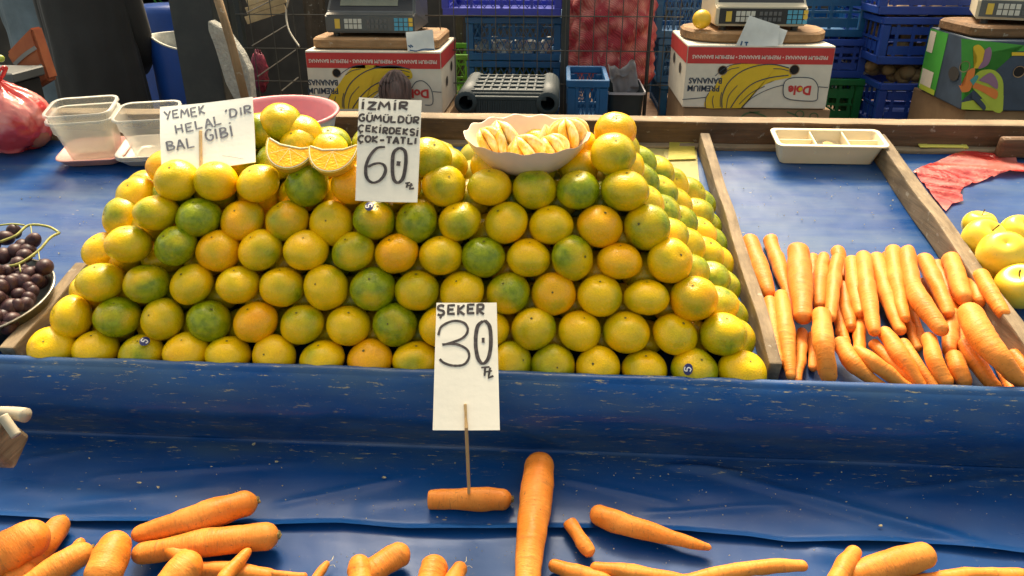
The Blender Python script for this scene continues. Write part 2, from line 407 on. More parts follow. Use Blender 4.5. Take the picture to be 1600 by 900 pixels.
RA = [(atL(*a), atL(*b), w_, h_) for a, b, w_, h_ in (((1070, 727), (1560, 860), .010, .0055), ((1040, 728), (1180, 742), .006, .004), ((1070, 760), (1420, 850), .03, .004), ((0, 770), (330, 800), .02, .003), ((60, 800), (360, 760), .012, .0025), ((560, 800), (760, 770), .02, .003), ((1250, 760), (1600, 800), .03, .003), ((150, 745), (480, 722), .006, .002), ((430, 790), (640, 745), .007, .0022), ((880, 750), (1060, 790), .006, .002), ((1010, 805), (1240, 790), .006, .002), ((1380, 770), (1600, 742), .006, .0022), ((40, 720), (150, 700), .006, .002))]
def low_h(x, y):
    z = .0035 * nz((x, y, 0), 3.2, 4) + .0012 * nz((x, y, 0), 11, 9)
    for a, b, w_, h_ in RA: z += ridge(x, y, a, b, w_, h_)
    return z
cz = LO.z
def sheet_pt(x, s):
    # s: arc parameter 0..1 across sections
    lipw = .0018 * nz((x, 0, 0), 7, 3) + .0012 * nz((x, 0, 0), 23, 8)
    if s < .40:      # table surface from rail to lip
        v = (VB - .004) * (1 - s / .40) + .022 * (s / .40)
        fade = min(1, s / .40 * 8) * min(1, (1 - s / .40) * 6)
        h = (.0022 * nz((x, v, 0), 4, 1) + .0015 * nz((x * 1, v * 2.2, 0), 7, 5)) * fade + .0005
        for a, b, ww, hh in TR: h += ridge(x, v, a, b, ww, hh)
        return T(x, v, h)
    if s < .50:      # up over the front board (rounded)
        t = (s - .40) / .10
        P = spline([(.022, .0005, 0), (.015, .006, 0), (.012, LIPH - .010, 0), (.006, LIPH, 0), (-.002, LIPH + .001, 0), (-.009, LIPH - .004, 0)], 6)
        q = P[min(len(P) - 1, int(t * (len(P) - 1) + .5))]
        return T(x, q.x, q.y + lipw * min(1, t * 2))
    if s < .74:      # the drop
        t = (s - .50) / .24
        top = T(x, -.009, LIPH - .004); bot = Vector((x, LO.y, LO.z))
        k = [(0, 0), (.007, .05), (.018, .16), (.027, .30), (.029, .44), (.022, .60), (.012, .76), (.003, .92), (0, 1)]
        tt = t; i = 0
        P = spline([(a, b, 0) for a, b in k], 6); q = P[min(len(P) - 1, int(round(tt * (len(P) - 1))))]
        p = top.lerp(bot, q.y); p.y -= q.x
        f = math.sin(math.pi * min(1, max(0, q.y)))
        wv = .006 * nz((x * 1.0, q.y * .35, 0), 3.0, 2) + .0028 * nz((x, q.y * .6, 0), 9, 6)
        # pinched folds running into the crease
        for cxp, sgn in ((1165, 1), (440, -1), (250, 1), (900, 1.6), (1480, -1.4)):
            cx = atL(cxp, 700).x
            d = (x - cx) + sgn * (1 - q.y) * .10
            wv += .006 * math.exp(-(d / .014) ** 2) * max(0, (q.y - .35)) * 1.5
        p.y -= wv * f; p.z += lipw * (1 - q.y)
        return p
    t = (s - .74) / .26
    ys = seam_y(x); y = LO.y + (ys - LO.y) * t
    p = Vector((x, y, LO.z + (y - LO.y) * math.tan(TILT)))
    edge = max(0, t - .93) / .07
    cr = .0045 * math.exp(-(t / .02) ** 2) * (0.8 + .7 * nz((x, 0, 0), 5, 2))
    return p + TN * (low_h(x, y) * min(1, t * 8) + .0035 * edge + .003 * edge * abs(nz((x, 0, 0), 6, 5)) + cr)
TR = []
for a, b, ww, hh in (((300, 340), (60, 400), .02, .002), ((250, 390), (100, 470), .012, .002), ((1150, 240), (1330, 290), .02, .0015), ((1500, 300), (1600, 290), .012, .002)):
    A, Bq = tc(atT(*a)), tc(atT(*b)); TR.append(((A[0], A[1]), (Bq[0], Bq[1]), ww, hh))
bm = B()
svals = [.40 * i / 46 for i in range(46)] + [.40 + .10 * i / 24 for i in range(24)] + [.50 + .24 * i / 42 for i in range(42)] + [.74 + .26 * i / 60 for i in range(61)]
X0, X1, NX = -1.55, 1.5, 380
rows = [[bm.verts.new(sheet_pt(X0 + (X1 - X0) * i / NX, s)) for s in svals] for i in range(NX + 1)]
for i in range(NX):
    for j in range(len(svals) - 1):
        bm.faces.new((rows[i][j], rows[i][j + 1], rows[i + 1][j + 1], rows[i + 1][j]))
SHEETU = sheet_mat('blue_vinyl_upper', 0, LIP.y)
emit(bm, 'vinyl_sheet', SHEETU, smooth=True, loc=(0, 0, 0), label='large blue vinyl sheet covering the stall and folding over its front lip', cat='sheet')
bm = B()
def lowfn(u, v):
    x = X0 + (X1 - X0) * u; y = (seam_y(x) + .03) * (1 - v) + (LO.y - .60) * v
    p = Vector((x, y, LO.z + (y - LO.y) * math.tan(TILT)))
    return p + TN * (.0025 * nz((x, y, 0), 5, 12) + .001 * nz((x, y, 0), 13, 2) - .0045 + ridge(x, y, (atL(1270, 858).x, atL(1270, 858).y), (atL(1420, 890).x, atL(1420, 890).y), .012, .004) + ridge(x, y, atL(60, 850), atL(330, 830), .014, .0035))
grid(bm, lowfn, 240, 60)
emit(bm, 'lower_vinyl_sheet', SHEETLOW, smooth=True, loc=(0, 0, 0), label='blue vinyl sheet at the bottom, tucked beneath the seam edge under the loose carrots', cat='sheet')

# timber rail at the back and dividers
railY = VB + .016
ra = thing('back_rail', 'long dark timber rail along the back edge of the stall', 'rail', T(0, railY, 0))
for k, (xa, xb) in enumerate(((-1.5, 1.5),)):
    board('rail_board', T((xa + xb) / 2, railY, .027), TX, TV, TN, xb - xa, .032, .066, None, parent=ra, div=40, mats=[RAILW, RAILTOP], topmi=1, bev=.004)  # upward faces take the paler timber
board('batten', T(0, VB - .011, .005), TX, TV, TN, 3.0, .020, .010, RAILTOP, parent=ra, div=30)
XM = .5 * (tc(atT(1215, 600, .03))[0] + tc(atT(1100, 200, .04))[0])
XR = .5 * (tc(atT(1590, 520, .04))[0] + tc(atT(1368, 205, .04))[0])
XL = .5 * (tc(atT(14, 548, .02))[0] + tc(atT(118, 440, .03))[0])
def divider(x, h, wd, label):
    board('timber_divider', T(x, .025 + (VB - .03) / 2, h / 2 + .001), TV, -TX, TN, VB - .055, wd, h, DIVW, label, 'divider', div=24, bev=.003, amp=.002)
divider(XM, .042, .020, 'weathered timber divider between the mandarin pile and the carrot tray')
divider(XR, .046, .026, 'weathered timber divider between the carrot tray and the yellow apples')
vL = tc(atT(128, 428, .03))[1]
board('timber_divider', T(XL, .025 + vL / 2, .019), TV, -TX, TN, vL, .022, .036, DIVW, 'weathered timber divider at the left side of the mandarin pile beside the grapes', 'divider', div=10, bev=.003, amp=.002)
# block at the right end of the rail
p = atT(1590, 218, .03); X, V, H = tc(p)
board('timber_block', T(X + .02, VB - .036, .028), TX, TV, TN, .15, .022, .045, RAILW, 'short dark timber block lying against the right end of the rail', 'timber block', bev=.008, div=4)

# ------------------------------------------------------------ mandarins
def mandarin_mesh(i):
    rr = random.Random(50 + i); bm = B(); nu, nv = 30, 20; rad = .0335; ob = rr.uniform(.77, .88); lob = rr.uniform(.004, .016); nl = rr.choice((8, 9, 10)); ph = rr.uniform(0, 6)
    rings = []
    for j in range(1, nv):
        th = math.pi * j / nv; s, c = math.sin(th), math.cos(th)
        ring = []
        for k in range(nu):
            a = 2 * math.pi * k / nu
            q = 1 - .075 * math.exp(-(th / .20) ** 2) - .06 * math.exp(-((math.pi - th) / .22) ** 2)
            q += lob * s * s * math.cos(nl * a + ph) * (.3 + .7 * c * c) + .045 * noise.noise(Vector((s * math.cos(a) * 1.3 + i * 3, s * math.sin(a) * 1.3, c * 1.3)))
            ring.append(bm.verts.new((rad * q * s * math.cos(a), rad * q * s * math.sin(a), rad * q * c * ob)))
        rings.append(ring)
    t_ = bm.verts.new((0, 0, rad * ob * .925)); b_ = bm.verts.new((0, 0, -rad * ob * .94))
    for k in range(nu):
        f = bm.faces.new((t_, rings[0][k], rings[0][(k + 1) % nu])); f2 = bm.faces.new((b_, rings[-1][(k + 1) % nu], rings[-1][k]))
    for j in range(nv - 2):
        for k in range(nu): bm.faces.new((rings[j][k], rings[j + 1][k], rings[j + 1][(k + 1) % nu], rings[j][(k + 1) % nu]))
    # calyx scar: a small five-pointed button in the dimple
    zt = rad * ob * .922; cs = rr.uniform(.0014, .0026)
    c_ = bm.verts.new((0, 0, zt + .0016)); st = [bm.verts.new((cs * (1 if k % 2 else .55) * math.cos(k * math.pi / 5), cs * (1 if k % 2 else .55) * math.sin(k * math.pi / 5), zt + (.0009 if k % 2 else .0012))) for k in range(10)]
    for k in range(10):
        f = bm.faces.new((c_, st[k], st[(k + 1) % 10])); f.material_index = 1
    bm.normal_update(); me = bpy.data.meshes.new('mandarin'); bm.to_mesh(me); bm.free(); me.materials.append(PEEL); me.materials.append(CALYX)
    me.polygons.foreach_set('use_smooth', [True] * len(me.polygons)); return me
MM = [mandarin_mesh(i) for i in range(14)]
KIND = {'y': (.05, .12), 'm': (.50, .0), 'g': (1.0, -.1), 'o': (-.35, .62), 'x': (.35, .5), 'l': (.25, .05)}
WORD = {'y': 'yellow', 'm': 'yellow-green', 'g': 'dark green', 'o': 'orange', 'x': 'orange-green', 'l': 'greenish-yellow'}
ORD = ['zeroth', 'first', 'second', 'third', 'fourth', 'fifth', 'sixth', 'seventh', 'eighth', 'ninth', 'tenth', 'eleventh', 'twelfth', 'thirteenth', 'fourteenth', 'fifteenth', 'sixteenth']
def mandarin(p, k, label, size=1.0, tilt=None, az=None, group='mandarins stacked in the pile'):
    o = bpy.data.objects.new('mandarin', rnd.choice(MM)); col.objects.link(o); o.location = p
    a, b = KIND[k]; o.color = (a + rnd.uniform(-.08, .08), b + rnd.uniform(-.1, .1), rnd.random(), 1)
    t = tilt if tilt is not None else rnd.choice((rnd.uniform(-5, 35), rnd.uniform(0, 30), rnd.uniform(20, 70))); z = az if az is not None else rnd.uniform(-55, 55)
    o.rotation_euler = (Matrix.Rotation(R(z), 3, 'Z') @ Matrix.Rotation(R(t), 3, 'X') @ Matrix.Rotation(rnd.uniform(0, 6.28), 3, 'Z')).to_euler()
    s = size * rnd.uniform(.975, 1.03); o.scale = (s * rnd.uniform(.98, 1.02), s * rnd.uniform(.98, 1.02), s * rnd.uniform(.97, 1.03))
    ORG[o] = Vector(p); return tag(o, label, 'mandarin', group)
ROWX = [[82, 150, 222, 292, 357, 428, 504, 578, 650, 730, 800, 864, 934, 1007, 1085, 1160],
        [112, 184, 254, 327, 400, 472, 545, 617, 690, 762, 834, 906, 979, 1055, 1130],
        [157, 230, 300, 372, 441, 509, 583, 652, 722, 794, 865, 937, 1010, 1084],
        [201, 275, 342, 407, 478, 552, 620, 689, 755, 826, 895, 968, 1047],
        [245, 311, 379, 449, 518, 585, 651, 718, 791, 861, 937, 1011],
        [276, 338, 404, 480, 552, 624, 694, 765, 835, 903, 976]]
ROWY = [(546, 581), (495, 523), (440, 466), (380, 410), (333, 356), (281, 299)]
ROWDY = {(0, 2): 0, (3, 12): -2, (4, 1): 3, (4, 3): 6, (4, 4): 8, (4, 2): 6, (5, 3): 2, (2, 13): 0, (3, 2): 6, (3, 3): 4}
ROWK = ['yylyyyyolymmylmy', 'ylgmgomygyymymm'.replace('ylgmgomygyymymm', 'yglgomygyymymym'), 'mgmylygmymoylx', 'lgomymxygymoy', 'ygoxyggyyyom', 'yylgyylomgm'.replace('yylgyylomgm', 'yylgoymymgm')]
n0 = .029; P0 = atT(621, 563, n0); v0 = tc(P0)[1]; DV, DNv = .0345, None
# layer height from the photographed top row
tv = v0 + 5 * DV
top = onP(626, 290, T(0, tv), TV); DNv = (tc(top)[2] - n0) / 5
XLs, XRs = [], []
BALL = {}
for k in range(6):
    n = len(ROWX[k]); xs = ROWX[k]
    for i, px in enumerate(xs):
        y0, y1 = ROWY[k]; py = y0 + (y1 - y0) * (px - xs[0]) / (xs[-1] - xs[0]) + ROWDY.get((k, i), 0) + rnd.uniform(-2, 2)
        v = v0 + k * DV + rnd.uniform(-.002, .002)
        p = onP(px, py, T(0, v), TV)
        sz = 1.03 if i in (0, n - 1) else 1.0
        kk = ROWK[k][i]
        rw = ['bottom row', 'second row up', 'third row up', 'fourth row up', 'fifth row up', 'sixth row up'][k]
        o = mandarin(p, kk, f"{WORD[kk]} mandarin in the {rw} of the front, {ORD[i + 1]} from left", sz)
        BALL[(k, 0, i)] = o
    XLs.append(tc(onP(xs[0], ROWY[k][0], T(0, v0 + k * DV), TV))[0]); XRs.append(tc(onP(xs[-1], ROWY[k][1], T(0, v0 + k * DV), TV))[0])
PT = .0665
LAYW = ['bottom layer', 'second layer', 'third layer', 'fourth layer', 'fifth layer', 'sixth layer']
for k in range(6):
    J0 = (tc(atT(1108, 322, .03))[1] - v0) / PT; J = int(round(J0 + (2.2 - J0) * k / 5))
    n = len(ROWX[k]); xl, xr = XLs[k], XRs[k]
    for j in range(1, J + 1):
        for i in range(n):
            left, right = i == 0, i == n - 1
            if k < 5:
                if j == 1: pass
                elif right: pass
                elif left and j <= 2: pass
                else: continue
            if k == 5 and j == J and 4 < i < 8: continue
            x = xl + (xr - xl) * i / (n - 1) + rnd.uniform(-.002, .002)
            v = v0 + k * DV + j * PT + rnd.uniform(-.003, .003)
            kk = rnd.choice('gggmmmmlyg' if right else 'ymmygol')
            if k == 5 and i < 9: kk = rnd.choice('mmmggl')
            if right: lab = f"{WORD[kk]} mandarin on the right flank, {LAYW[k]}, {ORD[j + 1]} from front"
            elif left: lab = f"{WORD[kk]} mandarin at the left edge, {LAYW[k]}, {ORD[j + 1]} from front"
            elif k == 5: lab = f"{WORD[kk]} mandarin on top, {ORD[j + 1]} row from front, {ORD[i + 1]} from left"
            else: lab = f"shaded mandarin glimpsed behind the {ORD[i + 1]} fruit of the {LAYW[k]}"
            o = mandarin(T(x, v, n0 + k * DNv + rnd.uniform(-.001, .001)), kk, lab, 1.0, tilt=rnd.uniform(0, 55), az=rnd.uniform(-30, 110) if right else None)
n6 = n0 + 6 * DNv
# the fruit buried inside the pile: nobody can tell them apart
bm = B()
for k in range(6):
    J0 = (tc(atT(1108, 322, .03))[1] - v0) / PT; J = int(round(J0 + (2.2 - J0) * k / 5)); n = len(ROWX[k])
    for j in range(2, J + 1):
        for i in range(1, n - 1):
            if k == 5: continue
            x = XLs[k] + (XRs[k] - XLs[k]) * i / (n - 1); rr_ = .0335
            lathe(bm, [(max(.0004, rr_ * math.sin(math.pi * q / 7)), rr_ * .86 * math.cos(math.pi * q / 7)) for q in range(8)], T(x, v0 + k * DV + j * PT, n0 + k * DNv), 10, rot=MT)
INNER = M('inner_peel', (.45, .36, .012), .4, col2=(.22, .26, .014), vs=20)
emit(bm, 'inner_mandarins', INNER, smooth=True, kind='stuff', label='mandarins buried inside the pile, barely seen between the outer ones', cat='mandarins')
for px, py, dh, kk, sz, lab in ((958, 241, -.002, 'm', 1.04, 'big yellow-green mandarin on top, resting right of the white bowl'),
                            (961, 205, -.002, 'o', 1.0, 'orange mandarin behind the big green one right of the bowl'),
                            (440, 191, .004, 'm', 1.02, 'yellow-green mandarin highest of all, above the orange wedges'),
                            (474, 207, -.012, 'y', .95, 'yellow mandarin peeking behind the highest one near the pink tub'),
                            (410, 205, -.01, 'g', .95, 'dark green mandarin half hidden behind the wide white sign'),
                            (672, 247, -.008, 'm', 1.0, 'yellow-green mandarin touching the right edge of the 60 sign'),
                            (465, 226, -.022, 'm', .9, 'green mandarin directly behind the orange wedges'),
                            (516, 232, -.022, 'l', .85, 'small yellow mandarin behind the right orange wedge')):
    mandarin(atT(px, py, n6 + dh), kk, lab, sz, tilt=30)
for px, py, k, j, kk, lab in ((163, 392, 2, 1, 'y', 'yellow mandarin sliver at the left edge behind the third row'), (192, 341, 3, 1, 'm', 'yellow-green mandarin sitting at the left edge beside the fifth row'),
                              (214, 306, 4, 1, 'y', 'bright yellow mandarin at the left edge behind the fifth row'), (231, 291, 4, 2, 'm', 'yellow-green mandarin at the left edge below the wide sign'),
                              (262, 262, 5, 1, 'o', 'orange mandarin peeking left of the wide sign')):
    mandarin(onP(px, py, T(0, v0 + k * DV + j * PT), TV), kk, lab, 1.0)
# stickers: small navy ovals with a white 5
STN = M('sticker_navy', (.012, .018, .12), .35, var=.1); STW = M('sticker_white', (.75, .74, .7), .4)
def sticker(ball, px, py, ang=0):
    c = ball.location.copy(); d = ray(px, py).normalized(); oc = C0 - c
    b = oc.dot(d); r_ = .0332; q = b * b - (oc.dot(oc) - r_ * r_)
    hit = C0 + d * (-b - math.sqrt(max(q, 0))); n = (hit - c).normalized()
    u = Vector((1, 0, 0)); u = (u - n * u.dot(n)).normalized(); v = n.cross(u)
    cu, su = math.cos(ang), math.sin(ang); u, v = u * cu + v * su, v * cu - u * su
    def sp(x, y, h=0): return c + (n * r_ + u * x + v * y).normalized() * (r_ + .0006 + h)
    bm = B(); ctr = bm.verts.new(sp(0, 0)); rr_ = [[bm.verts.new(sp(a * f * math.cos(t), a * f * .8 * math.sin(t))) for t in [k * math.pi / 10 for k in range(20)]] for a, f in ((.0085, .5), (.0085, 1.0))]
    for k in range(20):
        bm.faces.new((ctr, rr_[0][k], rr_[0][(k + 1) % 20])); bm.faces.new((rr_[0][k], rr_[1][k], rr_[1][(k + 1) % 20], rr_[0][(k + 1) % 20]))
    par = ball
    s = emit_local(bm, 'sticker', STN, par)
    bm = B(); P = spline([(.0026, .0045, 0), (-.0020, .0045, 0), (-.0024, .0008, 0), (.0010, .0010, 0), (.0026, -.0014, 0), (.0008, -.0042, 0), (-.0026, -.0034, 0)], 4)
    L = []
    for i in range(len(P)):
        dd = (P[min(i + 1, len(P) - 1)] - P[max(0, i - 1)]).normalized(); sx = Vector((dd.y, -dd.x, 0)) * .00085
        L.append((bm.verts.new(sp(P[i].x - sx.x, P[i].y - sx.y, .0004)), bm.verts.new(sp(P[i].x + sx.x, P[i].y + sx.y, .0004))))
    for i in range(len(L) - 1): bm.faces.new((L[i][0], L[i][1], L[i + 1][1], L[i + 1][0]))
    emit_local(bm, 'numeral', STW, par, s)
def emit_local(bm, name, mat, ball, sub=None):
    """mesh given in world space, parented to a turned and scaled ball"""
    mw = Matrix.LocRotScale(ball.location, ball.rotation_euler, ball.scale).inverted()
    for v in bm.verts: v.co = mw @ v.co
    me = bpy.data.meshes.new(name); bm.to_mesh(me); bm.free(); me.materials.append(mat)
    o = bpy.data.objects.new(name, me); col.objects.link(o); o.parent = sub or ball; return o
sticker(BALL[(0, 0, 2)], 226, 533, R(75)); sticker(BALL[(0, 0, 14)], 1075, 577, R(80)); sticker(BALL[(4, 0, 5)], 577, 322, R(100))
for o_ in (BALL[(0, 0, 2)], BALL[(0, 0, 14)], BALL[(4, 0, 5)]): o_['label'] = o_['label'].replace(' of the front', '').replace('mandarin', 'mandarin with navy sticker')

# ------------------------------------------------------------ orange wedges
FLESH = M('orange_flesh', (.95, .36, .001), .3, col2=(1.0, .50, .005), vs=110, stretch=(1, 1, 1), bump=.6, bs=260, spec=.3)
PITH = M('pith', (.86, .74, .42), .6, var=.05); RIND = M('wedge_rind', (.72, .40, .02), .38, col2=(.50, .42, .03), vs=30, bump=.4, bs=500)
def wedge(px, py, h, yaw, roll, label):
    c = atT(px, py, h); rt_ = thing('citrus_wedge', label, 'fruit wedge', c)
    r = .039; rot = R3(-50, 0, 0) @ R3(0, roll, 0)
    rot = Matrix.Rotation(R(yaw), 3, 'Z') @ rot
    def P(x, y, z): return c + rot @ Vector((x, y, z + .011 * (x / .037) ** 2 * (1 + z / .05)))
    n = 22
    # rind: part of a sphere below, between the two cut faces (front face y=0 plane, back face tilted away)
    bm = B(); A = R(75)
    def rf(u, v):
        th = math.pi * u; a = A * v
        return P(-r * math.cos(th), r * math.sin(th) * math.sin(a) * .95, -r * math.sin(th) * math.cos(a) * .95)
    grid(bm, rf, n, 8); emit(bm, 'rind', RIND, rt_, smooth=True)
    def curl(x): return .006 * (x / r) ** 2
    for sgn, ang in ((0, 0), (1, A)):
        bm = B()
        def face(f0, f1, mi, lift):
            for k in range(n):
                pts = []
                for f_, kk in ((f0, k), (f0, k + 1), (f1, k + 1), (f1, k)):
                    th = math.pi * kk / n
                    x = -r * f_ * math.cos(th); d = r * f_ * math.sin(th) * .95
                    if f_ < .05: x = -r * .0 * math.cos(th); d = 0
                    pts.append(P(x, d * math.sin(ang) + (-lift if sgn == 0 else lift), -d * math.cos(ang) + curl(x) * 0))
                q = quad(bm, pts, mi)
        face(.01, .90, 0, .0012); face(.90, .945, 1, .0008); face(.945, 1.0, 2, .0)
        bmesh.ops.remove_doubles(bm, verts=bm.verts, dist=1e-5)
        emit(bm, 'flesh', [FLESH, PITH, RIND], rt_)
    bm = B()   # membranes fanning over the front face
    for a in (38, 76, 112, 148):
        th = R(a); ribbon(bm, [P(0, -.0018, -.001), P(-r * .86 * math.cos(th), -.0018, -r * .86 * math.sin(th) * .95)], .0004, rot @ Vector((0, -1, 0)))
    tube(bm, [P(-r * .9, -.0006, 0), P(-r * .4, -.001, .0005), P(r * .4, -.001, .0005), P(r * .9, -.0006, 0)], .0016, 6)
    emit(bm, 'membrane', PITH, rt_)
wedge(453, 232, n0 + 5 * DNv + .050, 6, 14, 'juicy orange wedge, left of the two joined at their tips')
wedge(520, 237, n0 + 5 * DNv + .052, -4, -4, 'juicy orange wedge, right of the two, touching the 60 sign')

# ------------------------------------------------------------ scalloped bowl with peeled fruit
BOWLM = M('pale_bowl_plastic', (.80, .62, .47), .35, var=.03, vs=8)
bc = atZ(823, 238, 1.185); bowlT = R3(7, 0, 0)
bm = B()
def bprof():
    out = [(.001, -.026), (.030, -.026), (.048, -.022), (.066, -.010), (.082, .008), (.0945, .028)]
    inn = [(.0935, .0285), (.080, .0095), (.064, -.007), (.047, -.0185), (.030, -.0225), (.001, -.0225)]
    return out + inn
def bmod(t, r, z):
    f = max(0, (r - .045) / .05) ** 1.5
    return r * (1 + .012 * f * math.cos(14 * t)), z + .0020 * f * math.cos(14 * t)
P_ = [(q.x, q.y) for q in spline([(a, b, 0) for a, b in bprof()], 4)]
lathe(bm, P_, bc, 112, rot=bowlT, mod=bmod, ell=(1.0, .86))
bowl = thing('fruit_bowl', 'pale pink scalloped bowl of peeled fruit on top of the mandarins', 'bowl', bc)
emit(bm, 'bowl_shell', BOWLM, bowl, smooth=True)
PULP = M('peeled_segment', (.95, .55, .03), .38, col2=(.95, .80, .42), vs=70, bump=.5, bs=220, stretch=(1, 1, .35), r0=.42, r1=.62, coat=.2)
PULPW = M('pithy_segment', (.92, .50, .03), .45, col2=(.95, .80, .36), vs=90, bump=.6, bs=220, stretch=(1, 1, .35), r0=.42, r1=.66)
def segment(bm, c, rot, L, a0, a1, r0=0):
    """one citrus segment: a rounded spindle between angles a0..a1 round its own core line"""
    def fn(u, v):
        z = -1 + 2 * v; am = (a0 + a1) / 2; w = (a1 - a0) / 2
        t = 2 * math.pi * u; prof = math.sqrt(max(0, 1 - z * z))
        rr = L * .62 * prof
        cx, cy = rr * .55, 0
        x = cx + rr * .47 * math.cos(t); y = math.sin(t) * rr * .55 * math.tan(w) * (1 + .55 * math.cos(t))
        q = 1 + .06 * noise.noise(Vector((x * 60, y * 60, z * 2 + a0)))
        p = Vector(((x * math.cos(am) - y * math.sin(am)) * q, (x * math.sin(am) + y * math.cos(am)) * q, z * L * .52))
        return Vector(c) + rot @ p
    grid(bm, fn, 14, 12, closed=True)
def peeled(px, py, h, nseg, spread, rot, L, mat, label):
    c = atZ(px, py, h); r_ = thing('peeled_citrus', label, 'peeled fruit', c, 'peeled citrus pieces in the bowl')
    for k in range(nseg):
        bm = B(); a0 = R(-spread / 2 + spread * k / nseg); a1 = R(-spread / 2 + spread * (k + 1) / nseg)
        segment(bm, c, rot, L, a0, a1); emit(bm, 'segment', mat, r_, smooth=True)
peeled(788, 221, 1.19, 3, 110, R3(20, 0, -90), .068, PULP, 'smooth bright peeled piece standing near the left of the bowl')
peeled(763, 224, 1.175, 3, 110, R3(25, -20, -70), .050, PULPW, 'small pithy piece at the far left of the bowl')
peeled(845, 214, 1.23, 2, 100, R3(0, 30, -60), .052, PULP, 'two orange segments at the back middle of the bowl')
peeled(824, 236, 1.16, 4, 170, R3(35, 10, -95), .056, PULPW, 'pale pithy cluster of segments at the front of the bowl')
peeled(862, 236, 1.165, 4, 170, R3(30, -25, -80), .048, PULPW, 'pithy cluster of segments right of the front one')
peeled(888, 212, 1.20, 6, 240, R3(12, 0, -90), .056, PULPW, 'large half peeled fruit with pith on top at the bowl right')
peeled(786, 243, 1.15, 1, 40, R3(70, 60, -90), .034, PULP, 'single thin segment lying at the front left of the bowl')

# ------------------------------------------------------------ signs
FONT = {
 'A': [[(0, 1), (.45, 0), (.55, 0), (1, 1)], [(.2, .62), (.82, .62)]], 'B': [[(.05, 0), (.05, 1)], [(.05, .03), (.7, .1), (.72, .38), (.1, .48), (.85, .6), (.85, .88), (.05, .98)]],
 'C': [[(.95, .12), (.5, 0), (.08, .3), (.06, .7), (.5, 1), (.95, .88)]], 'D': [[(.05, 0), (.05, 1)], [(.05, .02), (.7, .1), (.95, .5), (.7, .9), (.05, .98)]],
 'E': [[(.95, .02), (.08, .04), (.08, .96), (.98, .96)], [(.08, .5), (.8, .48)]], 'G': [[(.9, .1), (.5, 0), (.08, .3), (.08, .72), (.5, 1), (.92, .86), (.92, .55), (.55, .55)]],
 'H': [[(.08, 0), (.08, 1)], [(.92, 0), (.92, 1)], [(.08, .5), (.92, .5)]], 'I': [[(.5, 0), (.5, 1)]], 'K': [[(.1, 0), (.1, 1)], [(.9, 0), (.12, .55), (.95, 1)]],
 'L': [[(.1, 0), (.1, .97), (.95, .95)]], 'M': [[(.0, 1), (.12, 0), (.5, .62), (.88, 0), (1, 1)]], 'O': [[(.5, 0), (.1, .25), (.08, .72), (.5, 1), (.9, .75), (.92, .25), (.5, 0)]],
 'R': [[(.08, 0), (.08, 1)], [(.08, .03), (.75, .06), (.85, .3), (.65, .5), (.1, .52), (.95, 1)]], 'S': [[(.9, .1), (.5, 0), (.12, .15), (.2, .42), (.8, .58), (.88, .85), (.5, 1), (.08, .9)]],
 'T': [[(0, .03), (1, .03)], [(.5, .03), (.5, 1)]], 'U': [[(.08, 0), (.08, .7), (.5, 1), (.92, .7), (.92, 0)]], 'Y': [[(0, 0), (.5, .5)], [(1, 0), (.4, 1)]], 'Z': [[(.05, .03), (.95, .03), (.05, .96), (1, .96)]],
 '-': [[(0, .55), (1, .5)]], "'": [[(.6, 0), (.75, .12), (.3, .3)]], 'P': [[(.08, 0), (.08, 1)], [(.08, .03), (.75, .06), (.85, .3), (.65, .5), (.1, .52)]], 'N': [[(.05, 1), (.05, 0), (.95, 1), (.95, 0)]]}
SHARP = set('AEHIKLMTYZN')
def card(name, label, corners, th, mat, back=None, bend=.002):
    """corners TL TR BR BL in the world; returns root, frame"""
    TL, TR, BR, BL = corners; n = ((TR - TL).cross(BL - TL)).normalized() * -1
    if n.dot(C0 - TL) < 0: n = -n
    r_ = thing(name, label, 'price sign', (BL + BR) / 2)
    def P(u, v, h=0):
        p = (TL * (1 - u) + TR * u) * (1 - v) + (BL * (1 - u) + BR * u) * v
        return p + n * (h - bend * math.sin(math.pi * u) * 1.0 + bend * .6 * math.sin(4 * v + u * 2))
    bm = B(); NU, NV = 10, 14
    g1 = [[bm.verts.new(P(i / NU, j / NV)) for j in range(NV + 1)] for i in range(NU + 1)]
    g2 = [[bm.verts.new(P(i / NU, j / NV, -th)) for j in range(NV + 1)] for i in range(NU + 1)]
    for i in range(NU):
        for j in range(NV):
            bm.faces.new((g1[i][j], g1[i][j + 1], g1[i + 1][j + 1], g1[i + 1][j])); bm.faces.new((g2[i][j], g2[i + 1][j], g2[i + 1][j + 1], g2[i][j + 1]))
    for i in range(NU):
        for j in (0, NV): bm.faces.new((g1[i][j], g1[i + 1][j], g2[i + 1][j], g2[i][j]))
    for j in range(NV):
        for i in (0, NU): bm.faces.new((g1[i][j], g1[i][j + 1], g2[i][j + 1], g2[i][j]))
    bmesh.ops.recalc_face_normals(bm, faces=bm.faces)
    emit(bm, 'card', mat, r_)
    return r_, P, n
def px2uv(cpx):
    (x0, y0), (x1, y1), (x2, y2), (x3, y3) = cpx
    def f(x, y):
        u, v = .5, .5
        for _ in range(12):
            X = (x0 * (1 - u) + x1 * u) * (1 - v) + (x3 * (1 - u) + x2 * u) * v; Y = (y0 * (1 - u) + y1 * u) * (1 - v) + (y3 * (1 - u) + y2 * u) * v
            xu = (x1 - x0) * (1 - v) + (x2 - x3) * v; xv = (x3 - x0) * (1 - u) + (x2 - x1) * u
            yu = (y1 - y0) * (1 - v) + (y2 - y3) * v; yv = (y3 - y0) * (1 - u) + (y2 - y1) * u
            D = xu * yv - xv * yu; ex, ey = x - X, y - Y
            u += (ex * yv - ey * xv) / D; v += (ey * xu - ex * yu) / D
        return u, v
    return f
LIFT = [0.0]
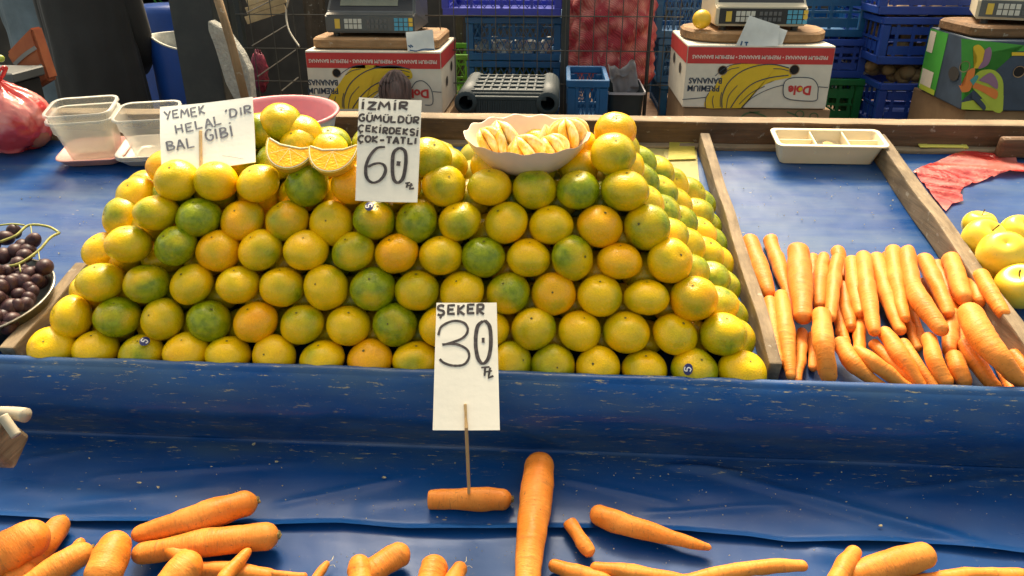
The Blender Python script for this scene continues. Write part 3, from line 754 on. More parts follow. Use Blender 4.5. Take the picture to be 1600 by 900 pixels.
def stroke(bm, P, uv, pts, wpx, n, sm=True, sc=1 / 1100):
    LIFT[0] += .00002
    q = spline([(a, b, 0) for a, b in pts], 5) if sm else [Vector((a, b, 0)) for a, b in pts]
    if not sm:
        r = []
        for a, b in zip(q, q[1:]):
            L_ = max(2, int((b - a).length / 3)); r += [a.lerp(b, i / L_) for i in range(L_)]
        q = r + [q[-1]]
    W = []
    pw = []
    for i, p in enumerate(q):
        u, v = uv(p.x, p.y); pw.append(P(u, v, .0004 + LIFT[0]))
        W.append(wpx * sc * (1 + .18 * noise.noise(Vector((p.x * .35, p.y * .35, wpx)))))
    ribbon(bm, pw, W, n)
def text(bm, P, uv, s, x0, y0, x1, y1, h, wpx, n, widths=None):
    """hand lettering: baseline-top from (x0,y0) to (x1,y1), letter height h (photo pixels)"""
    s = s.replace('Ü', 'U:').replace('İ', 'I.').replace('Ş', 'S,').replace('Ç', 'C,')
    L = []
    for ch in s:
        if ch in ':.,' and L: L[-1][1] += ch
        else: L.append([ch, ''])
    wt = [.35 if c in "I'" else (1.25 if c == 'M' else (.5 if c == ' ' else (.8 if c == '-' else 1))) for c, _ in L]
    tot = sum(wt) + .32 * (len(L) - 1); d = Vector((x1 - x0, y1 - y0)); unit = d.length / tot; d.normalize(); nn = Vector((-d.y, d.x)); cur = 0
    for (c, m), wd in zip(L, wt):
        if c != ' ':
            jx, jy, js = rnd.uniform(-.05, .05), rnd.uniform(-.06, .06), rnd.uniform(.92, 1.06)
            def q(a, b): 
                t = d * (unit * (cur + a * wd + jx + (0.06 * (1 - b)))) + nn * (h * (b * js + jy)); return (x0 + t.x, y0 + t.y)
            for st in FONT[c]:
                stroke(bm, P, uv, [q(a, b) for a, b in st], wpx, n, sm=c not in SHARP and len(st) > 2)
            if m == '.': stroke(bm, P, uv, [q(.4, -.3), q(.6, -.18)], wpx, n, False)
            if m == ':':
                for a in (.3, .7): stroke(bm, P, uv, [q(a - .05, -.3), q(a + .02, -.14)], wpx * .8, n, False)
            if m == ',': stroke(bm, P, uv, [q(.5, 1.0), q(.52, 1.2), q(.35, 1.28)], wpx * .8, n, False)
        cur += wd + .32
# 30 sign on its stick, standing in a carrot
cpx = [(682, 473), (776, 473), (781, 672), (676, 672)]
cw = [atZ(*cpx[0], 1.052), atZ(*cpx[1], 1.052), atZ(*cpx[2], .995), atZ(*cpx[3], .995)]
r30, P, n = card('price_sign', 'white card reading 30, on a stick pushed into the short carrot', cw, .0012, CARD, bend=.0012)
uv = px2uv(cpx); bm = B(); LIFT[0] = 0
text(bm, P, uv, 'ŞEKER', 683, 477, 757, 476, 16, 3.8, n)
stroke(bm, P, uv, [(685, 526), (690, 512), (708, 503), (725, 506), (731, 518), (722, 531), (698, 540), (692, 541), (712, 540), (729, 548), (733, 560), (725, 572), (708, 574), (694, 570), (687, 564)], 3.6, n)
for dx in (0, 2.2): stroke(bm, P, uv, [(754 + dx, 503), (745 + dx, 512), (742 + dx, 535), (745 + dx, 560), (753 + dx, 571), (762 + dx, 562), (766 + dx, 538), (764 + dx, 512), (756 + dx, 502)], 3.6, n)
stroke(bm, P, uv, [(755, 530), (755, 538)], 4.5, n, False)
stroke(bm, P, uv, [(752, 577), (765, 576)], 2.6, n, False); stroke(bm, P, uv, [(758, 577), (757, 590)], 3, n, False); stroke(bm, P, uv, [(766, 577), (763, 593), (771, 590)], 3, n, False); stroke(bm, P, uv, [(757, 584), (769, 582)], 2.4, n, False)
emit(bm, 'lettering', INK, r30)
sb = atL(733, 772, .030); bm = B()
ua, va = uv(727, 632); ub, vb = uv(728.5, 668)
tube(bm, [P(ua, va, -.002), P(ua, va + .01, .0022), P(ub, vb, .0026), P(ub, vb, .0026).lerp(sb, .5), sb - Vector((0, 0, .008))], [.0008, .0022, .0024, .0025, .0022], 7)
emit(bm, 'stick', STICK, r30)
# 60 sign
cpx = [(561, 152), (659, 157), (652, 316), (555, 313)]
cw = [atZ(*cpx[0], 1.10), atZ(*cpx[1], 1.10), atZ(*cpx[2], 1.068), atZ(*cpx[3], 1.068)]
r60, P, n = card('price_sign', 'white card reading 60 with four lines of capitals, standing on the mandarins', cw, .0012, CARD, bend=.0015)
uv = px2uv(cpx); bm = B(); LIFT[0] = 0
text(bm, P, uv, 'İZMİR', 564, 159, 637, 160, 12.5, 3.9, n)
text(bm, P, uv, 'GÜMÜLDÜR', 561, 179.5, 655, 184.5, 10.5, 3.3, n)
text(bm, P, uv, 'ÇEKİRDEKSİ', 561, 196.5, 654, 204, 10, 3.1, n)
text(bm, P, uv, 'ÇOK-TATLI', 560, 213.5, 651, 217.5, 10, 3.3, n)
for dx in (0, 1.6): stroke(bm, P, uv, [(600 + dx, 231), (588 + dx, 233), (577 + dx, 246), (571 + dx, 262), (572 + dx, 278), (581 + dx, 286), (593 + dx, 282), (601 + dx, 270), (600 + dx, 260), (592 + dx, 256), (582 + dx, 258), (575 + dx, 262)], 3.4, n)
for dx in (0, 1.8): stroke(bm, P, uv, [(623 + dx, 232), (614 + dx, 240), (612 + dx, 262), (614 + dx, 280), (621 + dx, 286), (629 + dx, 278), (633 + dx, 256), (632 + dx, 238), (624 + dx, 232)], 3.8, n)
stroke(bm, P, uv, [(623, 253), (622, 260)], 6, n, False)
stroke(bm, P, uv, [(633, 287), (641, 286)], 2.6, n, False); stroke(bm, P, uv, [(637, 287), (635, 294)], 3, n, False); stroke(bm, P, uv, [(643, 287), (640, 296), (647, 295)], 3, n, False); stroke(bm, P, uv, [(636, 291), (645, 290)], 2.2, n, False)
emit(bm, 'lettering', INK, r60)
bm = B(); pb = P(.5, .6, -.004); tube(bm, [pb, P(.5, .97, -.004), P(.5, 1.0, -.004) - Vector((0, -.03, .012))], .002, 6); emit(bm, 'stick', STICK, r60)
# wide sign at the left
cpx = [(250, 167), (395, 152), (399, 253), (252, 268)]
cw = [atZ(*cpx[0], 1.215), atZ(*cpx[1], 1.215), atZ(*cpx[2], 1.175), atZ(*cpx[3], 1.175)]
ry, P, n = card('slogan_sign', 'wide white card reading YEMEK HELAL DIR BAL GIBI in grey marker', cw, .0012, CARDB, bend=.003)
uv = px2uv(cpx); bm = B(); LIFT[0] = 0
text(bm, P, uv, 'YEMEK', 256, 175, 318, 164, 14, 3.0, n)
text(bm, P, uv, 'HELAL', 273, 198, 343, 181, 13.5, 3.0, n)
text(bm, P, uv, "'DIR", 350, 172, 392, 166, 13, 3.2, n)
text(bm, P, uv, 'BAL', 259, 224, 301, 215, 14, 3.2, n)
text(bm, P, uv, 'GİBİ', 318, 205, 360, 196, 16, 3.4, n)
stroke(bm, P, uv, [(346, 242), (360, 244), (380, 248)], .6, n)
emit(bm, 'lettering', INKG, ry)
bm = B(); ua, va = uv(313, 203); ub, vb = uv(313, 262)
tube(bm, [P(ua, va, -.001), P(ua, va + .03, .002), P(ub, vb, .002), P(ub, vb + .3, -.004)], [.001, .0024, .0024, .002], 6); emit(bm, 'stick', STICK, ry)

# ------------------------------------------------------------ carrots
def carrot(pts, wpx, plane, label, lev=0, crown=False, cutend=False, hair=False, mesh_only=False, seg=18, group='carrots'):
    """pts: photo points from the thick end to the tip, unprojected on the shelf; wpx: widths there"""
    n = len(pts); at = atT if plane == 'T' else atL
    base = []
    for (x, y), w_ in zip(pts, wpx):
        p = at(x, y, .012); r_ = w_ / 2 / F * zc(p); base.append((x, y, r_))
    rmax = max(b[2] for b in base)
    P = [at(x, y, (r_ * .55 + rmax * .45) + lev * .021) for x, y, r_ in base]
    if plane == 'T':      # nothing pokes through the front board
        for i, (x, y, r_) in enumerate(base):
            if tc(P[i])[1] < r_ + .020: P[i] = onP(x, y, T(0, r_ + .020), TV)
            if tc(P[i])[2] < r_: P[i] = P[i] + TN * (r_ - tc(P[i])[2])
    Pr = spline([(p.x, p.y, p.z) for p in P], 10 if n > 2 else 24)
    rad = [b[2] for b in base]; m = len(Pr) - 1
    L = (Pr[-1] - Pr[0]).length
    rr = []; sd_ = rnd.uniform(0, 50)
    cum = [0]
    for a, b in zip(Pr, Pr[1:]): cum.append(cum[-1] + (b - a).length)
    tot = cum[-1]
    for i in range(m + 1):
        t = i / m; f = t * (n - 1); k = min(n - 2, int(f)); q = f - k
        r_ = rad[k] * (1 - q) + rad[k + 1] * q
        r_ *= 1 + .07 * noise.noise(Vector((t * 7, sd_, 0))) + .012 * noise.noise(Vector((t * 45, sd_, 3)))
        s0 = cum[i]; s1 = tot - cum[i]
        e0 = math.sqrt(max(0, 1 - (1 - min(1, s0 / (rad[0] * .95))) ** 2)); e1 = math.sqrt(max(0, 1 - (1 - min(1, s1 / (rad[-1] * 1.15))) ** 2))
        if cutend: e1 = 1
        rr.append(max(.0006, r_ * (e0 if s0 < rad[0] else 1) * (e1 if s1 < rad[-1] * 1.15 else 1)))
    # finer rings near the ends
    Q, W = [], []
    for i in range(m):
        st = 3 if (cum[i] < rad[0] * 1.1 or tot - cum[i + 1] < rad[-1] * 1.2) else 1
        for s in range(st):
            t = s / st; p = Pr[i].lerp(Pr[i + 1], t); c_ = cum[i] + (cum[i + 1] - cum[i]) * t
            f = (i + t) / m * (n - 1); k = min(n - 2, int(f)); q = f - k; r_ = (rad[k] * (1 - q) + rad[k + 1] * q) * (1 + .085 * noise.noise(Vector(((i + t) / m * 6, sd_, 0))) + .022 * noise.noise(Vector(((i + t) / m * 45, sd_, 3))))
            e = 1
            if c_ < rad[0]: e = math.sqrt(max(0, 1 - (1 - c_ / rad[0]) ** 2))
            s1 = tot - c_
            if s1 < rad[-1] * 1.15 and not cutend: e *= math.sqrt(max(0, 1 - (1 - s1 / (rad[-1] * 1.15)) ** 2))
            Q.append(p); W.append(max(.0008, r_ * e))
    Q.append(Pr[-1]); W.append(rad[-1] if cutend else .0008)
    # local frame with z along the carrot so the skin rings run round it
    ax = (Pr[-1] - Pr[0]).normalized(); up_ = TN; xa = ax.cross(up_).normalized(); ya = ax.cross(xa).normalized()
    Rm = Matrix((xa, ya, ax)).transposed(); Ri = Rm.transposed(); o0 = Pr[0]
    bm = B(); tube(bm, [Ri @ (q - o0) for q in Q], W, seg, mi=0, upd=Ri @ up_)
    for v in bm.verts:
        c = v.co; 
        v.co += Vector((noise.noise(c * 45 + Vector((sd_, 0, 0))), noise.noise(c * 45 + Vector((0, sd_, 0))), 0)) * .0019
    bm.faces.ensure_lookup_table()
    if cutend: bm.faces[-1].material_index = 1
    bm.normal_update(); me = bpy.data.meshes.new('carrot'); bm.to_mesh(me); bm.free(); me.materials.append(CARROT); me.materials.append(CUT)
    me.polygons.foreach_set('use_smooth', [True] * len(me.polygons))
    o = bpy.data.objects.new('carrot', me); col.objects.link(o); o.location = o0; o.rotation_euler = Rm.to_euler(); tag(o, label, 'carrot', group)
    if crown:
        bm = B(); r0 = rad[0]
        for k in range(9):
            a = k * 2.4; q = r0 * .28 * math.sqrt(k / 9)
            tube(bm, [(q * math.cos(a), q * math.sin(a), .002), (q * math.cos(a) * 1.2, q * math.sin(a) * 1.2, -.001 - rnd.uniform(0, .002))], [r0 * .16, r0 * .08], 5)
        me = bpy.data.meshes.new('crown'); bm.to_mesh(me); bm.free(); me.materials.append(CROWN); c = bpy.data.objects.new('crown', me); col.objects.link(c); c.parent = o
    if hair:
        bm = B(); z = tot * .98
        tube(bm, [(0, 0, z), (.002, .001, z + .006), (-.001, .003, z + .013)], [.0009, .0005, .0002], 4); tube(bm, [(.003, 0, z - .004), (.009, 0, z), (.014, -.002, z - .003)], [.0005, .0003, .0002], 4)
        me = bpy.data.meshes.new('root_hair'); bm.to_mesh(me); bm.free(); me.materials.append(PITH); c = bpy.data.objects.new('root_hair', me); col.objects.link(c); c.parent = o
    return o
def K(x, y): return (x / 3.215 + 1120, y / 3.215 + 340)
TRAY = [  # points and widths in crop pixels, level, label
 ([(158, 98), (215, 250), (270, 400)], (82, 96, 62), 1, 'thick carrot leaning on the divider, leftmost of the upper row'),
 ([(262, 100), (320, 260), (388, 480)], (70, 78, 44), 0, 'long slim carrot, second from the left in the upper row'),
 ([(408, 145), (418, 300), (436, 525)], (104, 126, 84), 1.3, 'fat pale carrot, third from the left in the upper row'),
 ([(480, 195), (478, 400)], (50, 40), -.2, 'thin carrot sunk behind the fat pale one'),
 ([(540, 185), (525, 290), (515, 460)], (46, 80, 56), .6, 'carrot with a knobbed top, right of the fat pale one'),
 ([(600, 162), (622, 250), (640, 320)], (70, 60, 40), -.2, 'carrot poking up behind two thinner ones, left of centre'),
 ([(608, 195), (588, 320), (570, 520)], (60, 70, 50), 1.2, 'slender straight carrot crossing in front, left of centre'),
 ([(632, 330), (648, 430), (678, 568)], (60, 70, 50), .4, 'short carrot wedged between the slender ones at mid tray'),
 ([(678, 205), (690, 340), (722, 498)], (72, 80, 52), .8, 'smooth carrot in the upper row, fifth prominent from left'),
 ([(735, 180), (755, 360), (796, 590)], (66, 86, 52), 1.3, 'long straight carrot at the centre of the upper row'),
 ([(798, 190), (850, 370), (928, 585)], (76, 84, 52), .8, 'long carrot slanting right beside the central straight one'),
 ([(842, 186), (850, 260)], (40, 36), -.2, 'sliver of carrot showing behind the upper row centre'),
 ([(882, 152), (905, 330), (950, 522)], (70, 80, 42), 1.4, 'slender tapered carrot just left of the bent one'),
 ([(955, 155), (980, 320), (1030, 430), (1145, 585)], (78, 90, 104, 68), 1.8, 'big bent carrot like an elbow in the upper row'),
 ([(1030, 310), (1080, 400), (1150, 490)], (50, 56, 40), .2, 'thin carrot tucked behind the bent one'),
 ([(1035, 192), (1095, 320), (1172, 498)], (76, 80, 48), 1.3, 'tapered carrot just right of the bent one'),
 ([(1095, 222), (1160, 360), (1205, 470)], (60, 62, 40), .2, 'carrot half hidden right of the tapered one'),
 ([(1172, 190), (1205, 300), (1250, 430)], (78, 88, 74), 1.0, 'stout carrot near the right of the upper row'),
 ([(1268, 202), (1292, 310), (1325, 440)], (64, 78, 66), .8, 'carrot standing close to the right divider'),
 ([(1318, 270), (1375, 380), (1452, 500)], (70, 76, 50), 1.6, 'carrot lying along the right divider, tip lowest'),
 ([(1330, 300), (1400, 505)], (70, 50), -.1, 'carrot tip under the one along the right divider'),
 ([(1130, 300), (1215, 565)], (70, 60), 0, 'carrot stub visible below the stout upper carrots'),
 ([(262, 405), (285, 560), (322, 740)], (66, 76, 30), .9, 'slim carrot beside the left divider, lower row'),
 ([(322, 375), (345, 560), (375, 815)], (60, 88, 46), 1.2, 'long wrinkled carrot, second from left divider in lower row'),
 ([(310, 500), (340, 760)], (50, 26), -.2, 'thin carrot tip between the two leftmost lower carrots'),
 ([(424, 562), (425, 680), (398, 835)], (52, 56, 46), .3, 'curved thin carrot, third in the lower row'),
 ([(482, 580), (484, 770)], (52, 42), .1, 'short carrot with rooty tip left of the upright thick one'),
 ([(525, 465), (538, 650), (556, 880)], (88, 108, 84), 1.8, 'thick upright carrot at the left of the lower row'),
 ([(590, 430), (650, 645)], (60, 50), -.1, 'carrot fragment seen in the gap right of the upright one'),
 ([(640, 340), (620, 600)], (60, 50), -.1, 'carrot lying deep in the middle gap, left'),
 ([(750, 330), (738, 548)], (44, 36), 0, 'small carrot tip below the fifth upper carrot'),
 ([(720, 400), (715, 700)], (72, 60), .1, 'carrot deep under the central carrots'),
 ([(612, 610), (690, 740), (850, 862)], (86, 92, 40), .8, 'curved carrot sweeping to the lip, right of the upright one'),
 ([(690, 655), (800, 740), (980, 870)], (72, 92, 50), 1.1, 'large carrot slanting down right to the lip'),
 ([(775, 622), (880, 730), (1025, 870)], (56, 64, 50), .5, 'thin slanting carrot between two larger slanting ones'),
 ([(835, 560), (920, 690), (1045, 868)], (72, 92, 48), 1.0, 'long slanting carrot in the middle of the lower row'),
 ([(930, 615), (1000, 730), (1105, 875)], (52, 66, 50), .5, 'slim slanting carrot right of the long middle one'),
 ([(900, 400), (1015, 668)], (58, 40), .2, 'thin carrot above the slim slanting one'),
 ([(950, 420), (1035, 640)], (60, 50), 0, 'carrot stub under the elbow of the bent one'),
 ([(1062, 590), (1095, 720), (1160, 870)], (72, 82, 76), .9, 'plump carrot in the lower row right of centre'),
 ([(1185, 470), (1165, 690)], (80, 70), .5, 'carrot stub beneath the tip of the bent one'),
 ([(1182, 680), (1215, 760), (1250, 875)], (76, 88, 80), .7, 'short plump carrot against the lip, lower row'),
 ([(1235, 620), (1310, 740), (1415, 880)], (84, 90, 66), .6, 'carrot left of the giant club-shaped one'),
 ([(1180, 470), (1260, 720)], (60, 60), 0, 'carrot shoulder hidden left of the giant one'),
 ([(1262, 450), (1320, 580), (1440, 730), (1580, 880)], (118, 140, 100, 72), 2.3, 'giant club-shaped carrot lying on top at the right'),
 ([(1330, 420), (1432, 625)], (56, 50), .1, 'slim carrot behind the giant one by the divider'),
 ([(1480, 670), (1570, 790)], (72, 66), .6, 'carrot at the far right edge near the lip'),
 ([(1380, 640), (1480, 880)], (60, 50), 0, 'carrot end beneath the giant one at the lip'),
]
for i, (pts, wd, lev, lab) in enumerate(TRAY):
    carrot([K(*q) for q in pts], [q / 3.215 * (1.0 if max(wd) < 90 else .93) for q in wd], 'T', lab, lev, group='carrots in the tray')
LOOSE = [
 ([(76, 824), (20, 858), (-60, 905)], (50, 62, 44), .6, {}, 'fat carrot at the far left bottom corner'),
 ([(100, 808), (74, 848), (30, 900)], (28, 36, 30), 0, {'crown': True}, 'carrot with pale crown bits behind the fat left one'),
 ([(128, 842), (108, 880)], (18, 20), 0, {}, 'thin carrot stub standing behind the left group'),
 ([(146, 856), (95, 884), (20, 930)], (32, 42, 30), .8, {'crown': True}, 'slanting carrot with green-tinged crown, left group'),
 ([(60, 886), (0, 915)], (34, 40), 0, {}, 'dull carrot low in the bottom left corner'),
 ([(188, 834), (172, 872), (150, 925)], (42, 54, 52), 1.2, {}, 'thick blunt carrot pointing at the viewer, left group'),
 ([(403, 781), (320, 806), (205, 838)], (36, 46, 22), .5, {'crown': True}, 'long carrot, upper of the crossing pair at left'),
 ([(436, 836), (330, 848), (205, 868)], (40, 44, 28), .2, {'crown': True}, 'long carrot, lower of the crossing pair at left'),
 ([(258, 858), (300, 876)], (22, 30), .6, {}, 'small curved carrot below the crossing pair'),
 ([(312, 868), (285, 892), (245, 935)], (44, 50, 46), 1.1, {}, 'stubby thick carrot under the crossing pair'),
 ([(345, 912), (372, 878), (392, 858)], (26, 20, 10), .8, {}, 'thin carrot with its tip pointing up'),
 ([(300, 890), (365, 892), (430, 900)], (24, 28, 20), 0, {}, 'flat lying carrot at the bottom beside the upward tip'),
 ([(400, 896), (480, 900)], (14, 10), .3, {}, 'carrot just showing at the bottom edge, left of centre'),
 ([(484, 915), (502, 892), (513, 878)], (18, 15, 7), .2, {'hair': True}, 'tiny carrot tip with a root hair at the bottom'),
 ([(639, 858), (600, 880), (560, 912)], (34, 42, 36), .2, {}, 'carrot slanting left at the bottom centre, rear one'),
 ([(564, 870), (562, 892), (566, 930)], (30, 38, 38), .8, {}, 'blunt carrot in front of the slanting one at bottom centre'),
 ([(684, 871), (676, 895), (668, 935)], (38, 44, 40), .3, {}, 'round-topped carrot at the bottom under the 30 sign'),
 ([(700, 930), (712, 900), (724, 880)], (34, 30, 18), .4, {'hair': True}, 'carrot with curly root hair at the bottom beside the round-topped one'),
 ([(844, 712), (838, 780), (829, 850), (822, 940)], (40, 50, 44, 36), .4, {}, 'large upright carrot alone at the centre of the shelf'),
 ([(800, 780), (740, 780), (670, 781)], (32, 38, 27), 0, {'crown': True, 'cutend': True}, 'short cut carrot lying sideways holding the sign stick'),
 ([(926, 868), (912, 850), (890, 816)], (18, 25, 21), 0, {'cutend': True}, 'small cut carrot piece right of the large upright one'),
 ([(922, 800), (985, 822), (1112, 857)], (30, 36, 10), 0, {}, 'long pointed carrot lying to the right of the small piece'),
 ([(857, 882), (900, 894), (960, 912)], (18, 26, 26), 0, {}, 'carrot at the bottom edge right of the large upright one'),
 ([(922, 886), (990, 894), (1080, 908)], (18, 24, 14), .3, {'hair': True}, 'carrot at the bottom edge with a rooty end'),
 ([(1262, 884), (1190, 886), (1060, 908)], (16, 25, 18), .4, {}, 'long flat carrot along the bottom edge, right of centre'),
 ([(1340, 858), (1322, 880), (1300, 925)], (18, 30, 34), .9, {}, 'small carrot pointing up in front of the thick right one'),
 ([(1458, 865), (1400, 880), (1320, 905)], (38, 46, 40), .2, {}, 'thick carrot lying at the bottom right'),
 ([(1610, 902), (1520, 898), (1420, 908)], (26, 22, 16), 0, {}, 'carrot showing along the bottom right edge'),
]
for pts, wd, lev, kw, lab in LOOSE:
    carrot(pts, wd, 'L', lab, lev, group='loose carrots on the lower shelf', **kw)

# ------------------------------------------------------------ apples
def apple_mat():
    m, t, b = new_mat('apple_skin', .3, .5); v = mapping(t)
    c = mixc(t, ramp(t, noi(t, v, 25, 3), .3, .7), (.80, .57, .03), (.86, .62, .05))
    c = mixc(t, math_(t, 'MULTIPLY', ramp(t, noi(t, v, 350, 2), .63, .70), .5), c, (.40, .30, .08))
    t.links.new(c, b.inputs['Base Color']); return m
APPLE = apple_mat(); STEM = M('stem_brown', (.08, .05, .02), .8)
def apple_mesh():
    bm = B(); r = .036
    prof = []
    for j in range(0, 25):
        th = math.pi * j / 24; rr = r * (math.sin(th) ** .92) * (1.0 + .05 * math.cos(th)) ; z = r * .92 * math.cos(th)
        if j < 5: z -= r * .26 * (1 - j / 5) ** 1.3
        if j > 20: z += r * .16 * ((j - 20) / 4) ** 1.2
        prof.append((max(rr, .0008), z))
    lathe(bm, prof, (0, 0, 0), 28, mod=lambda t, q, z: (q * (1 + .012 * math.cos(5 * t) * (1 if z < 0 else .4)), z))
    me = bpy.data.meshes.new('apple'); bm.normal_update(); bmesh.ops.recalc_face_normals(bm, faces=bm.faces); bm.to_mesh(me); bm.free(); me.materials.append(APPLE); me.polygons.foreach_set('use_smooth', [True] * len(me.polygons)); return me
AM = apple_mesh()
bm = B(); tube(bm, [(0, 0, .020), (.001, 0, .030), (.003, 0, .038)], [.0012, .001, .0014], 5); SM_ = bpy.data.meshes.new('stem'); bm.to_mesh(SM_); bm.free(); SM_.materials.append(STEM)
for px, py, h, s, rx, rz, lab in ((1530, 352, .036, .80, 0, 0, 'rearmost small apple touching the divider'), (1537, 374, .050, 1.0, 30, 20, 'yellow apple with its stem hollow showing, nearest the divider'),
                              (1567, 397, .058, 1.12, 215, -30, 'large yellow apple in front turned to show its blossom end'), (1592, 364, .045, .9, 25, 10, 'yellow apple at the back right edge'),
                              (1594, 448, .040, 1.05, 30, -60, 'yellow apple nearest the viewer at the right edge'), (1545, 418, .030, .8, 10, 40, 'yellow apple in shade under the large front one'), (1640, 420, .045, 1.0, 20, 0, 'yellow apple beyond the right edge of view')):
    o = bpy.data.objects.new('apple', AM); col.objects.link(o); o.location = atT(px, py, h); o.rotation_euler = (R(rx), 0, R(rz)); o.scale = (s,) * 3; tag(o, lab, 'apple', 'yellow apples')
    c = bpy.data.objects.new('stem', SM_); col.objects.link(c); c.parent = o

# ------------------------------------------------------------ cash tray with coins
def loopbox(bm, c, m, levels, n=8, mi=0):
    """stack of rounded rectangles (hx, hy, z, r): open-ended wall"""
    rings = []
    for hx, hy, z, r_ in levels:
        ring = []
        for q, (sx, sy) in enumerate(((1, 1), (-1, 1), (-1, -1), (1, -1))):
            for k in range(n):
                a = math.pi / 2 * (q + k / (n - 1)); ring.append(bm.verts.new(Vector(c) + m @ Vector((sx * (hx - r_) + r_ * math.cos(a), sy * (hy - r_) + r_ * math.sin(a), z))))
        rings.append(ring)
    for A_, B_ in zip(rings, rings[1:]):
        for k in range(len(A_)): f = bm.faces.new((A_[k], A_[(k + 1) % len(A_)], B_[(k + 1) % len(A_)], B_[k])); f.material_index = mi
    return rings
a = tc(atT(1290, 250)); tl = tc(atT(1212, 252)); tr_ = tc(atT(1362, 252))
hx = (tr_[0] - tl[0]) / 2 + .004; hy = .034; ctr = T((tl[0] + tr_[0]) / 2, VB - .022 - hy, 0)
tray = thing('cash_tray', 'cream plastic cash tray with compartments by the back rail', 'cash tray', ctr)
bm = B(); hh = .053
lv = [(hx - .012, hy - .012, .003, .008), (hx - .010, hy - .010, .0035, .010), (hx + .002, hy + .002, hh - .002, .012), (hx + .009, hy + .009, hh - .002, .014), (hx + .009, hy + .009, hh + .001, .014), (hx + .0005, hy + .0005, hh + .001, .010), (hx - .008, hy - .008, .030, .008)]
rg = loopbox(bm, ctr, MT, lv); bm.faces.new(rg[0][::-1]); bm.faces.new(rg[-1]); bmesh.ops.recalc_face_normals(bm, faces=bm.faces)
emit(bm, 'tray_shell', CREAMP, tray)
for dx in (-.30, .34):
    bm = B(); box(bm, ctr + MT @ Vector((hx * dx * 1.0, 0, .041)), (.004, hy * 1.95, .022), MT, .001); emit(bm, 'partition', CREAMP, tray)
for sx, x0_, x1_ in ((-1, -.96, -.32), (1, .36, .96)):
    bm = B(); box(bm, ctr + MT @ Vector((hx * (x0_ + x1_) / 2, -.002, .039)), (hx * (x1_ - x0_), .004, .020), MT, .001); emit(bm, 'partition', CREAMP, tray)
COIN = M('brass_coin', (.36, .26, .12), .4, metal=.8, var=.2, vs=200)
for dx, dy, k, lab in ((-.014, -.006, 0, 'brass coin leftmost in the cash tray'), (.006, -.012, 1, 'brass coin nearest the front in the cash tray'), (.004, .004, 2, 'brass coin at the back of the cash tray pile'), (.020, -.004, 0, 'brass coin rightmost in the cash tray')):
    bm = B(); lathe(bm, [(.0001, 0), (.012, 0), (.0125, .0008), (.012, .0016), (.0001, .0016)], ctr + MT @ Vector((dx, dy * .8, .0312 + k * .0018)), 20, rot=MT @ R3(3 * k, 2, 0)); emit(bm, 'coin', COIN, label=lab, cat='coin', group='coins in the cash tray')

# ------------------------------------------------------------ flat things on the sheet
YP = M('yellow_paper', (.72, .62, .10), .6, var=.06); YP2 = M('pale_yellow_paper', (.66, .58, .22), .6, var=.08)
def leaf(name, pxs, h, mat, label, cat, amp=.0015, nu=14, nv=14):
    TL, TR_, BR, BL = [atT(x, y, h) for x, y in pxs]; bm = B()
    def fn(u, v):
        p = (TL * (1 - u) + TR_ * u) * (1 - v) + (BL * (1 - u) + BR * u) * v
        return p + TN * (amp * (1 + nz((p.x, p.y, 0), 22, h * 1000)) + .0004)
    grid(bm, fn, nu, nv); bmesh.ops.solidify(bm, geom=list(bm.faces), thickness=.0004)
    return emit(bm, name, mat, smooth=True, label=label, cat=cat)
leaf('paper_sheet', [(1004, 226), (1060, 224), (1066, 290), (1012, 292)], .002, YP2, 'pale yellow paper half under the mandarins by the divider', 'paper')
leaf('paper_sheet', [(1036, 236), (1088, 234), (1093, 291), (1046, 292)], .005, YP2, 'middle yellow paper of the small stack beside the divider', 'paper')
leaf('paper_sheet', [(1046, 221), (1084, 220), (1087, 249), (1044, 250)], .009, YP, 'bright yellow paper on top of the small stack', 'paper', .0008)
# yellow box cutter on the batten
bm = B(); pa, pb2 = atT(1446, 228, .013), atT(1506, 229, .013)
d_ = (pb2 - pa); m_ = Matrix((d_.normalized(), TN.cross(d_.normalized()), TN)).transposed()
kn = thing('plastic_cutter', 'flat yellow plastic cutter lying along the back rail', 'cutter', pa)
box(bm, (pa + pb2) / 2, (d_.length, .011, .005), m_, .002); emit(bm, 'handle', YP, kn)
bm = B(); box(bm, pa - d_.normalized() * .004 + TN * .0005, (.02, .015, .0035), m_, .001); box(bm, pb2 + d_.normalized() * .002, (.012, .014, .004), m_, .001); emit(bm, 'end_cap', YP, kn)
